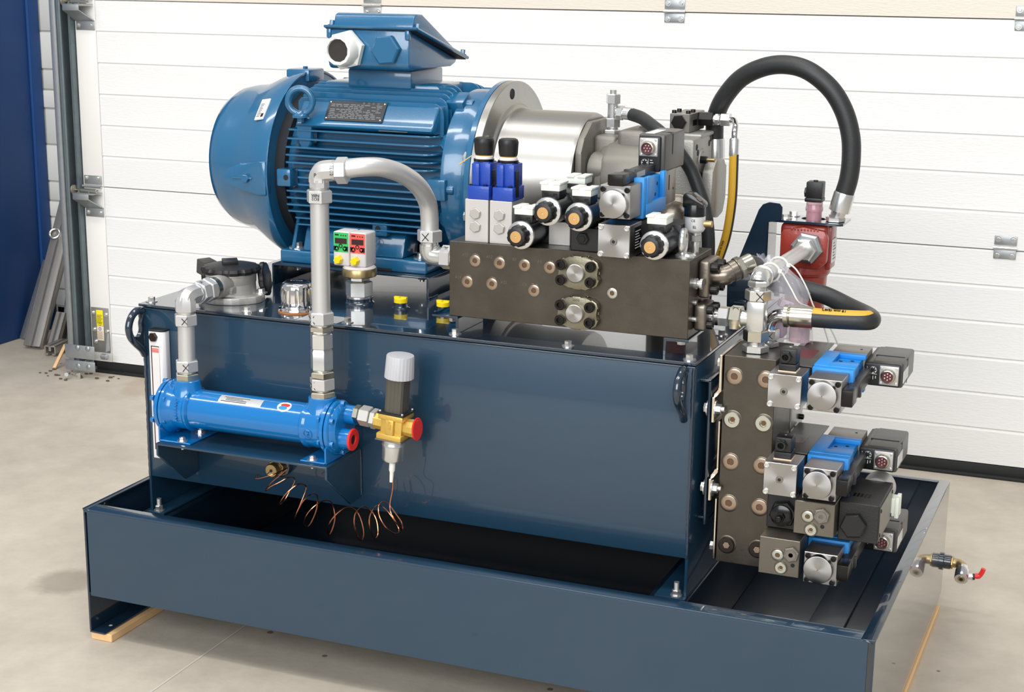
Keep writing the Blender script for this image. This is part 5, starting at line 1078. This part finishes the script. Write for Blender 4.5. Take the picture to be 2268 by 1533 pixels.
# right pipe
rp = thing('long_pipe', 'tall bent steel pipe rising from the exchanger and arching to the long manifold', 'pipe', (.4565, .046, .4905))
rx = .4562
nut(rp, (rx, ly, .4905), UP, .0385, .0105, ZINCY, 'adapter_hex', .1); ring(rp, (rx, ly, .501), UP, .0150, .003)
nut(rp, (rx, ly, .5035), UP, .0365, .0200, None, 'union_nut', .15); penx(rp, (rx - .0085, ly - .0178, .513), (1, -.27, 0), UP, .0085)
nut(rp, (rx, ly, .5245), UP, .0365, .0100, ZINCY, 'adapter_hex', .1); ring(rp, (rx, ly, .534), UP, .0150, .003)
b = B(); b.lathe((rx, ly, .5365), UP, [(0, .0168), (.002, .0188), (.032, .0188), (.0345, .0172), (.0360, .0172), (.037, .0188), (.0590, .0188), (.0610, .0165)], 6, .18); part(b, 'check_valve', ZINC, rp)
ring(rp, (rx, ly, .5965), UP, .0148, .004); nut(rp, (rx, ly, .6000), UP, .0365, .0090, ZINCY, 'adapter_hex', .1); ring(rp, (rx, ly, .6085), UP, .0148, .004)
nut(rp, (rx + .0005, ly, .6120), UP, .0365, .0205, None, 'union_nut', .15); penx(rp, (rx - .0070, ly - .0180, .6215), (1, -.27, 0), UP, .0085)
b = B(); b.tube([(rx + .0005, ly, .625), (rx + .0010, ly, .815)], .0150, 30); part(b, 'tube', PIPE, rp)
nut(rp, (rx + .0010, ly, .8080), UP, .0365, .0205, None, 'union_nut', .15); ring(rp, (rx + .001, ly, .828), UP, .0155, .005)
for s_, z in (('EO2', .8165), ('NBR', .8220)): text(s_, rp, (rx + .0040, ly - .0186, z), (-1, -.1, 0), (0, 0, -1), .0070, INK, 'stamped_text', .0002, 'CENTER')
b = B(); b.lathe((rx + .001, ly, .832), UP, [(0, .0150), (.001, .0165), (.013, .0165)], 8, .2); b.tube(smooth([(rx + .001, ly, .841), (rx + .0015, ly, .850), (rx + .006, ly, .8565), (rx + .014, ly + .001, .8590), (rx + .026, ly + .004, .8600)], 5), .0168, 8); part(b, 'elbow', PIPE, rp, angle=28)
text('P', rp, (rx + .0010, ly - .0168, .853), (1, 0, 0), (0, 0, 1), .009, INK, 'stamped_text')
dd = V((.98, .18, .05)).normalized()
ring(rp, (rx + .024, ly + .0035, .8598), dd, .0168, .006, ZINC)
nut(rp, V((rx + .024, ly + .0035, .8598)) + dd * .006, dd, .0365, .0190, None, 'union_nut', .35)
for s_, q in (('EO2', .0115), ('NBR', .0175)): text(s_, rp, V((rx + .0285, ly - .0125, .8600)) + dd * (q - .0105), (0, -.0, -1), (1, .18, 0), .0070, INK, 'stamped_text', .0002, 'CENTER')
arc = smooth([(rx + .030, ly + .005, .8602), (.498, .053, .8625), (.525, .062, .8665), (.549, .085, .8645), (.5665, .120, .8510), (.5765, .155, .8290), (.5800, .182, .800), (.5805, .190, .772), (.5805, .190, .748)], 9)
b = B(); b.tube(arc, .0150, 30); part(b, 'arched_tube', PIPE, rp)
nut(rp, (.5805, .190, .7330), UP, .0365, .0200, None, 'union_nut', .15); penx(rp, (.5815, .1712, .743), (1, .02, 0), UP, .0088)
b = B(); b.lathe((.5805, .190, .733), (0, 0, -1), [(0, .0145), (.010, .0140)], 24); b.tube(smooth([(.5805, .190, .728), (.5805, .190, .718), (.584, .190, .7115), (.594, .190, .7095), (.604, .190, .7095)], 5), .0165, 16); part(b, 'manifold_elbow', ZINC, rp)
nut(rp, (.6035, .190, .7095), (1, 0, 0), .0345, .0195, None, 'union_nut', .52); penx(rp, (.6130, .183, .7272), (1, .0, 0), (0, 1, 0), .0085)
ring(rp, (.6225, .190, .7095), (1, 0, 0), .0160, .005, ZINC); ring(rp, (.6275, .190, .7095), (1, 0, 0), .0185, .0143, ZINCY)

# ================================================================== THERMOSTATIC WATER VALVE + CAPILLARY
tv = thing('thermostatic_valve', 'brass thermostatic water valve with white grey cap beside the heat exchanger', 'valve', (.59, .045, .38))
TM = Matrix.Translation((.5892, .045, .461)) @ Matrix.Rotation(math.radians(4.2), 4, 'Y')
def tvp(name, fn, m, angle=35):
    b = B(TM); fn(b); return part(b, name, m, tv, None, angle)
def hbx(b): b.hexa((-.0755, .004, .003), (1, 0, 0), .0250, .010, .2)
tvp('port_nut', hbx, ZINCY)
def hbx2(b): b.hexa((-.0640, .003, .002), (1, 0, 0), .0290, .019, .2); b.hexa((-.0435, .002, .001), (1, 0, 0), .0290, .010, .2)
tvp('union_nut', hbx2, ALU)
def body(b):
    b.lathe((-.036, .0, .0), (1, 0, 0), [(0, .0135), (.018, .0140), (.020, .011)], 8, .3); b.lathe((.012, .0, -.001), (1, 0, 0), [(0, .013), (.018, .0150), (.026, .0150)], 10, .3)
    b.box(-.019, .019, -.017, .017, -.019, .019, .003, 2); b.box(-.0225, .0215, -.021, .021, .0105, .0195, .002); b.box(-.0235, .0205, -.0215, .021, -.0225, -.0125, .002); b.box(-.0085, .0065, -.0225, -.015, -.013, .012, .002, 2)
tvp('brass_body', body, BRASSS)
text('ATP', tv, TM @ V((-.001, -.0229, .004)), (-.07, 0, -1), (1, 0, -.07), .0085, BRASSS, 'cast_letter', .0008, 'CENTER')
tvp('top_gasket_plate', lambda b: b.box(-.0235, .0225, -.0215, .0215, .0195, .0225, .0006), BLK)
for dx in (-.020, .0190):
    for dy in (-.018, .018):
        tvp('corner_screw', lambda b: b.ball((dx, dy, .0235), .0024, 10), ZINC); tvp('corner_screw', lambda b: b.ball((dx - .001, dy, -.0235), .0024, 10), ZINC)
tvp('bottom_plate', lambda b: b.box(-.0245, .0215, -.0220, .0215, -.0245, -.0222, .0005), GREYM)
def spring(b):
    pts = []
    for k in range(96):
        a = 2 * math.pi * k / 96; e = 1 / (abs(math.cos(a)) ** 6 + abs(math.sin(a)) ** 6) ** (1 / 6); r = .0158 * e * (.972 if k % 6 < 2 else 1); pts.append((r * math.cos(a), r * math.sin(a)))
    b.prism(pts, (.0, .0, .0222), (1, 0, 0), (0, 1, 0), .056)
tvp('spring_housing', spring, mat('dark_grey_spring_housing', (84, 80, 72), .4, .2))
tvp('setting_knob', lambda b: b.lathe((.0010, 0, .0775), (0, 0, 1), [(0, .0225), (.001, .0237), (.036, .0222), (.0375, .0212), (.0385, .015)], 96, 0, lambda k, t_: .975 if (k % 4 == 0 and t_ < .037) else 1), mat('light_grey_knob', (178, 178, 182), .45))
tvp('red_cap', lambda b: b.lathe((.0360, 0, -.001), (1, .0, .12), [(0, .0152), (.001, .0178), (.0025, .0185), (.0035, .0175), (.0037, .010)], 32), REDP)
tvp('bellows_can', lambda b: b.lathe((-.0015, 0, -.0245), (0, 0, -1), [(0, .0185), (.007, .0185), (.008, .0192), (.010, .0192), (.011, .0182), (.033, .0178), (.0365, .016), (.0375, .010)], 40), ZINC)
tvp('copper_neck', lambda b: b.cyl((-.0015, 0, -.062), (0, 0, -1), .0042, .004, 14), COPPER)
tvp('white_sleeve', lambda b: b.lathe((-.0015, 0, -.0645), (0, 0, -1), [(0, .0042), (.001, .0052), (.014, .0050), (.017, .0036), (.034, .0028)], 18), WHT)
# capillary tube: spiral swinging back under the shelf to the tank fitting
CAP = [(0.5836, 0.045, 0.3664), (0.5821, 0.045, 0.3468), (0.5781, 0.045, 0.3267), (0.5812, 0.04, 0.314), (0.5907, 0.035, 0.3036), (0.594, 0.045, 0.2886), (0.593, 0.06, 0.2784), (0.5829, 0.075, 0.2856), (0.5725, 0.075, 0.299), (0.5633, 0.07, 0.3141), (0.5573, 0.06, 0.3208), (0.5572, 0.045, 0.3188), (0.5635, 0.035, 0.3057), (0.5731, 0.035, 0.29), (0.5796, 0.045, 0.2778), (0.585, 0.055, 0.2721), (0.5839, 0.065, 0.2742), (0.5752, 0.072, 0.2829), (0.5607, 0.075, 0.2972), (0.5514, 0.07, 0.3087), (0.5474, 0.06, 0.3135), (0.5473, 0.045, 0.3124), (0.5458, 0.035, 0.3007), (0.5457, 0.035, 0.2846), (0.5455, 0.045, 0.2651), (0.5455, 0.055, 0.2574), (0.545, 0.065, 0.262), (0.5402, 0.072, 0.2777), (0.5328, 0.075, 0.2906), (0.5262, 0.07, 0.3013), (0.5216, 0.06, 0.3081), (0.5196, 0.045, 0.3071), (0.5182, 0.035, 0.2991), (0.518, 0.035, 0.2817), (0.5176, 0.045, 0.2596), (0.5195, 0.055, 0.2505), (0.5187, 0.065, 0.258), (0.5128, 0.072, 0.2711), (0.5047, 0.075, 0.2865), (0.4995, 0.07, 0.2961), (0.4956, 0.06, 0.3028), (0.4917, 0.045, 0.3043), (0.4837, 0.035, 0.2964), (0.4714, 0.035, 0.2797), (0.4615, 0.045, 0.2623), (0.4584, 0.055, 0.2499), (0.4598, 0.065, 0.2579), (0.4609, 0.072, 0.2735), (0.4575, 0.075, 0.2897), (0.4551, 0.07, 0.3035), (0.4513, 0.06, 0.3084), (0.4475, 0.045, 0.3085), (0.4382, 0.035, 0.2997), (0.4277, 0.035, 0.2857), (0.4175, 0.045, 0.2683), (0.417, 0.055, 0.2583), (0.4203, 0.065, 0.2647), (0.4249, 0.072, 0.2808), (0.427, 0.075, 0.2979), (0.4287, 0.07, 0.3111), (0.4284, 0.06, 0.3173), (0.4274, 0.045, 0.3175), (0.4208, 0.035, 0.3084), (0.4108, 0.035, 0.2895), (0.3991, 0.045, 0.2725), (0.399, 0.06, 0.2872), (0.4018, 0.07, 0.3022), (0.4055, 0.075, 0.3176), (0.4058, 0.07, 0.3262), (0.4059, 0.05, 0.3335), (0.3979, 0.04, 0.3274), (0.3869, 0.035, 0.3149), (0.3708, 0.045, 0.2943), (0.3702, 0.06, 0.2945), (0.3743, 0.07, 0.3072), (0.3829, 0.075, 0.3259), (0.3847, 0.07, 0.3359), (0.3856, 0.05, 0.342), (0.3749, 0.04, 0.3354), (0.3612, 0.035, 0.3275), (0.3444, 0.045, 0.3148), (0.3474, 0.06, 0.3255), (0.3585, 0.07, 0.3367), (0.3697, 0.075, 0.3481), (0.3671, 0.07, 0.3473), (0.3595, 0.05, 0.3447), (0.3416, 0.045, 0.3375), (0.3276, 0.045, 0.3337), (0.3234, 0.05, 0.3354), (0.3195, 0.065, 0.3341)]
cp_ = thing('capillary_tube', 'thin coiled copper capillary tube hanging between the water valve and tank fitting', 'tube', (.5, .05, .3))
b = B(); b.tube(smooth(CAP, 5), .00105, 6); part(b, 'copper_coil', COPPER, cp_)
fp = thing('sensor_pocket', 'brass slotted pocket fitting in the tank wall under the exchanger shelf', 'fitting', (.335, .08, .33))
b = B(); b.lathe((.3415, .1065, .342), (0, -1, 0), [(0, .019), (.010, .019), (.011, .0165)], 28); part(b, 'socket', NAVYG, fp)
b = B(); b.hexa((.3415, .096, .342), (0, -1, 0), .027, .013, .3); b.cyl((.3415, .083, .342), (0, -1, 0), .0105, .004); part(b, 'hex_body', BRASS, fp)
b = B(); b.lathe((.3415, .079, .342), (0, -1, 0), [(0, .0120), (.008, .0118), (.010, .0105)], 24); nt_ = part(b, 'slotted_nut', BRASS, fp)
b = B(); b.box(-.0125, .0030, -.0006, .0004, -.0007, .0007, local=Matrix.Translation((.3415, .069, .342)) @ Matrix.Rotation(-.7, 4, 'Y')); b.cyl((.3415, .0692, .342), (0, -1, 0), .0028, .0006, 12); part(b, 'slot', INK, nt_)

# ================================================================== LEVEL GAUGE
lg = thing('level_gauge', 'long white oil level gauge on the left front of the tank', 'gauge', (.105, .095, .33))
GW = mat('white_gauge_body', (224, 220, 220), .4, .2)
b = B(); b.prism([(.0915, .107), (.0915, .089), (.1160, .089), (.1220, .095), (.1220, .107)], (0, 0, .3270), (1, 0, 0), (0, 1, 0), .2285, .0006); part(b, 'housing', GW, lg)
b = B(); b.prism([(.0912, .107), (.0912, .0885), (.1165, .0885), (.1225, .0945), (.1225, .107)], (0, 0, .5555), (1, 0, 0), (0, 1, 0), .0030, .0004); part(b, 'top_cap', BLK, lg)
for z in (.546,): 
    b = B(); b.hexa((.1022, .089, z), (0, -1, 0), .0145, .0050, .1); part(b, 'hollow_bolt', mat('brown_black_bolt', (40, 28, 22), .25, .5), lg)
b = B(); b.box(.0955, .1125, .0886, .0892, .343, .5300); part(b, 'slot', SCRN, lg)
b = B(); b.box(.0980, .1125, .0880, .0888, .3445, .5285); wn = part(b, 'window', GLASS, lg)
b = B(); b.box(.0985, .1115, .0874, .0881, .5190, .5265, .0002); part(b, 'red_mark', mat('pale_red_print', (214, 120, 116), .5), wn)
b = B()
for k in range(16): b.box(.1075, .1075 + (.003 if k % 5 else .0045), .0876, .0880, .3500 + k * .0040, .3506 + k * .0040)
part(b, 'scale_marks', INK, wn)
b = B(); b.box(.1035, .1105, .0872, .0880, .3445, .3520, .0005); part(b, 'float', mat('brown_float', (96, 34, 26), .4), wn)

# ================================================================== RETURN FILTER ON THE LID
qf = thing('return_filter', 'cast aluminium return filter with black scalloped cap on the lid left end', 'filter', (.19, .2, .5984))
qx, qy = .1905, .2005
b = B(); b.prism([(qx + r * math.cos(a), qy + s * math.sin(a)) for a, r, s in [(2 * math.pi * k / 24, .060 if (k % 12) in (1, 2, 0, 11) else .055, .052) for k in range(24)]], (0, 0, .5985), (1, 0, 0), (0, 1, 0), .0125, .0015, 2); part(b, 'flange', ALU, qf)
b = B(); b.lathe((qx, qy, .610), UP, [(0, .0455), (.002, .0435), (.020, .0425), (.022, .0435), (.034, .0440), (.035, .0450), (.0385, .0450)], 56); part(b, 'housing', ALU, qf, angle=25)
b = B(); b.box(qx + .001, qx + .030, qy - .0465, qy - .030, .618, .6305, .002); b.cyl((qx + .028, qy - .043, .6265), (0, -1, 0), .0035, .004); part(b, 'cast_pad', ALU, qf)
b = B(); b.cyl((qx + .020, qy - .0465, .6250), (0, -1, 0), .0030, .0003, 14); part(b, 'tapped_hole', BRASS, qf)
b = B(); b.lathe((lx + .0015, ly + .087, .6325), (0, 1, 0), [(0, .0198), (.003, .0208), (.012, .0200), (.040, .019)], 28); part(b, 'inlet_boss', ALU, qf)
b = B(); b.lathe((qx, qy, .6480), UP, [(0, .0440), (.001, .0490), (.006, .0505), (.011, .0480), (.0135, .0400), (.0150, .028), (.0155, .014)], 96, 0, lambda k, t_: (1.035 if (k % 8) < 5 else .985) if .0005 < t_ < .012 else 1); part(b, 'scalloped_cap', BLK, qf)
b = B(); b.box(-.0135, .0135, -.0135, .0135, 0, .0085, .0012, local=Matrix.Translation((qx - .001, qy - .001, .6625)) @ Matrix.Rotation(.62, 4, 'Z')); sq = part(b, 'square_boss', BLK, qf)
b = B(); b.box(-.0075, .0075, -.0075, .0075, 0, .0006, local=Matrix.Translation((qx - .001, qy - .001, .6709)) @ Matrix.Rotation(.62, 4, 'Z')); part(b, 'square_recess', BLKG, sq)
b = B(); b.lathe((qx + .034, qy + .046, .630), (.93, .3, .15), [(0, .026), (.003, .029), (.009, .029), (.011, .026)], 64, 0, lambda k, t_: 1.05 if (k % 8) < 4 else .97); part(b, 'hanging_black_cap', BLK, qf)
for x, y in ((.051, .018), (.0, -.0), ): pass
for x, y in ((.2385, .2205), (.150, .158)): hexbolt(qf, (x, y, .6110), UP, .0115, .007, ZINC)
la_ = B(Matrix.Translation((qx, qy, 0)) @ Matrix.Rotation(math.radians(-38), 4, 'Z')); la_.box(-.0115, .0125, -.0465, -.0445, .6080, .6360, .0003, 1); fl2 = part(la_, 'paper_label', LBL, qf)
la_ = B(Matrix.Translation((qx, qy, 0)) @ Matrix.Rotation(math.radians(-38), 4, 'Z'))
for k in range(4): la_.box(-.0085 + k * .0052, -.0060 + k * .0052, -.0468, -.0464, .6095 if k else .611, .628 + .002 * (k % 2))
part(la_, 'label_print', INK, fl2)
# pressure switch with angled plug at its left
sw = thing('filter_switch', 'black plug connector on a switch at the left side of the return filter', 'switch', (.12, .235, .60))
b = B(); b.cyl((.155, .215, .6420), (-.85, .4, .15), .0075, .018); part(b, 'switch_stem', ZINC, sw)
b = B(Matrix.Translation((.122, .232, .6450)) @ Matrix.Rotation(-.45, 4, 'Z') @ Matrix.Rotation(.14, 4, 'Y')); b.box(-.016, .011, -.014, .013, -.013, .0135, .002); b.box(.012, .022, -.013, .012, -.0125, .0125, .002); part(b, 'plug_connector', mat('grey_black_plastic', (62, 61, 59), .5), sw)
b = B(); b.lathe((.1175, .232, .632), (0, 0, -1), [(0, .0085), (.012, .0080), (.013, .0065)], 18); part(b, 'cable_gland', BLK, sw)

# ================================================================== BREATHER, SWITCH UNIT, CAPS ON THE LID
bc = thing('filler_breather_cap', 'fluted chrome filler breather cap on the tank lid', 'cap', (.3405, .168, .5984))
bx_, by_ = .3395, .1705
b = B(); b.cyl((bx_, by_, .5985), UP, .0325, .0016, 36); part(b, 'cork_gasket', mat('cork', (186, 120, 64), .8), bc)
b = B(); b.lathe((bx_, by_, .6001), UP, [(0, .0315), (.0015, .0325), (.004, .0315), (.006, .0270), (.009, .0262)], 48); part(b, 'base_ring', CHROME, bc)
b = B(); b.lathe((bx_, by_, .6085), UP, [(0, .0262), (.002, .0272), (.010, .0272), (.028, .0272), (.034, .0262), (.038, .0240), (.0405, .0195), (.041, .010)], 108, 0, lambda k, t_: (1 - .055 * max(0, math.cos(k * 2 * math.pi / 9)) ** 2) if .003 < t_ < .034 else 1); cpp = part(b, 'fluted_cap', CHROME, bc)
b = B(); b.torus((bx_, by_, .6492), UP, .0190, .0012, 40, 6); part(b, 'top_groove', MOTD, cpp)
b = B(); b.cyl((bx_, by_, .6495), UP, .0180, .0006, 36); part(b, 'top_badge', mat('dark_badge', (34, 36, 42), .2, .6), cpp)
text('ETTIA', bc, (bx_ - .0125, by_, .6502), (.9, .3, 0), (-.3, .9, 0), .0085, ZINC)
pl_ = B(); pl_.box(.3745, .4490, .1100, .1575, .5986, .5990, .0001, 1); single(pl_, 'blank_label', LBLG, 'plain silver label plate stuck on the lid beside the tall pipe', 'label')
un = thing('level_temperature_switch', 'twin display switch unit with green and coral faces standing on the lid', 'sensor', (.402, .285, .5984))
ux, uy = .4015, .279
b = B(); b.lathe((ux, uy, .5985), UP, [(0, .026), (.002, .0245), (.003, .0240), (.0085, .0240), (.009, .0225)], 36); part(b, 'painted_socket', NAVYG, un)
b = B(); b.lathe((ux, uy, .6065), UP, [(0, .0225), (.0035, .0225)], 30); b.hexa((ux, uy, .6095), UP, .0410, .0270, .35); part(b, 'adapter_hex', ZINC, un)
nut(un, (ux, uy, .6370), UP, .0330, .0095, ZINC, 'upper_nut', .2)
b = B(); b.lathe((ux + .001, uy, .6455), UP, [(0, .0290), (.0015, .0305), (.0130, .0305), (.0145, .0295)], 40); part(b, 'brass_disc', BRASS, un)
b = B(); b.lathe((ux + .001, uy, .6590), UP, [(0, .0290), (.0020, .0290), (.005, .026)], 40); part(b, 'milky_collar', mat('milky_collar', (205, 196, 196), .4), un)
for i, (x0, m_) in enumerate(((.3605, GREEN), (.3930, SALM))):
    b = B(); b.box(x0, x0 + .0315, uy - .018, uy + .022, .6635, .7240, .0035, 3); hs_ = part(b, 'sensor_housing', mat('light_housing', (212, 208, 206), .4) if 'light_housing' not in bpy.data.materials else bpy.data.materials['light_housing'], un)
    yf = uy - .0181
    b = B(); b.box(x0 + .0015, x0 + .0300, yf - .0003, yf + .0002, .6880, .7225, .0002, 1); fc = part(b, 'coloured_face', m_, hs_)
    b = B(); b.box(x0 + .0045, x0 + .0275, yf - .0008, yf - .0002, .7030, .7125, .0001, 1); part(b, 'display', SCRN, fc)
    b = B(); xm = x0 + .0155
    b.box(x0 + .0045, x0 + .0120, yf - .0007, yf - .0003, .7170, .7195)
    for k in range(3): b.cyl((x0 + .0165 + k * .0045, yf - .0002, .7175), (0, -1, 0), .0012, .0004, 10)
    b.box(x0 + .0018, x0 + .0080, yf - .0007, yf - .0003, .6905, .6985); b.box(x0 + .0225, x0 + .0297, yf - .0007, yf - .0003, .6905, .6985)
    b.cyl((x0 + .0080, yf - .0002, .6945), (0, -1, 0), .0043, .0005, 16); b.cyl((x0 + .0235, yf - .0002, .6945), (0, -1, 0), .0043, .0005, 16); b.torus((xm, yf - .0003, .6990), (0, 1, 0), .0030, .0009, 20, 6); b.box(x0 + .0055, x0 + .0105, yf - .0007, yf - .0003, .6888, .6893); part(b, 'face_print', INK, fc)
    b = B(); b.prism([(-.0024, -.0018), (.0024, -.0018), (0, .0026)], (x0 + .0080, yf - .0008, .6945), (1, 0, 0), (0, 0, 1), .0003); b.prism([(-.0024, .0018), (0, -.0026), (.0024, .0018)], (x0 + .0235, yf - .0008, .6945), (1, 0, 0), (0, 0, 1), .0003); part(b, 'arrow_marks', m_, fc)
    b = B(); b.hexa((x0 + .0125, yf, .6750), (0, -1, 0), .0135, .006, .2); b.hexa((x0 + .0125, yf - .006, .6750), (0, -1, 0), .0120, .004, .2); part(b, 'yellow_cap', YEL, hs_)
for i, (x, y, lab) in enumerate(((.4890, .266, 'yellow protective cap on the lid beside the switch unit'), (.5680, .270, 'yellow protective cap on the lid close to the long manifold'))):
    t = thing('yellow_cap_plug', lab, 'cap', (x, y, .5984))
    b = B(); b.lathe((x, y, .5985), UP, [(0, .016), (.002, .0125), (.006, .0115), (.010, .0115)], 24); part(b, 'painted_boss', NAVYG, t)
    b = B(); b.lathe((x, y, .6085), UP, [(0, .0118), (.007, .0118), (.008, .0108)], 18); b.box(x - .0118, x - .002, y - .003, y + .003, .616, .6182); b.box(x + .002, x + .0118, y - .003, y + .003, .616, .6182); part(b, 'yellow_cap', YEL, t)
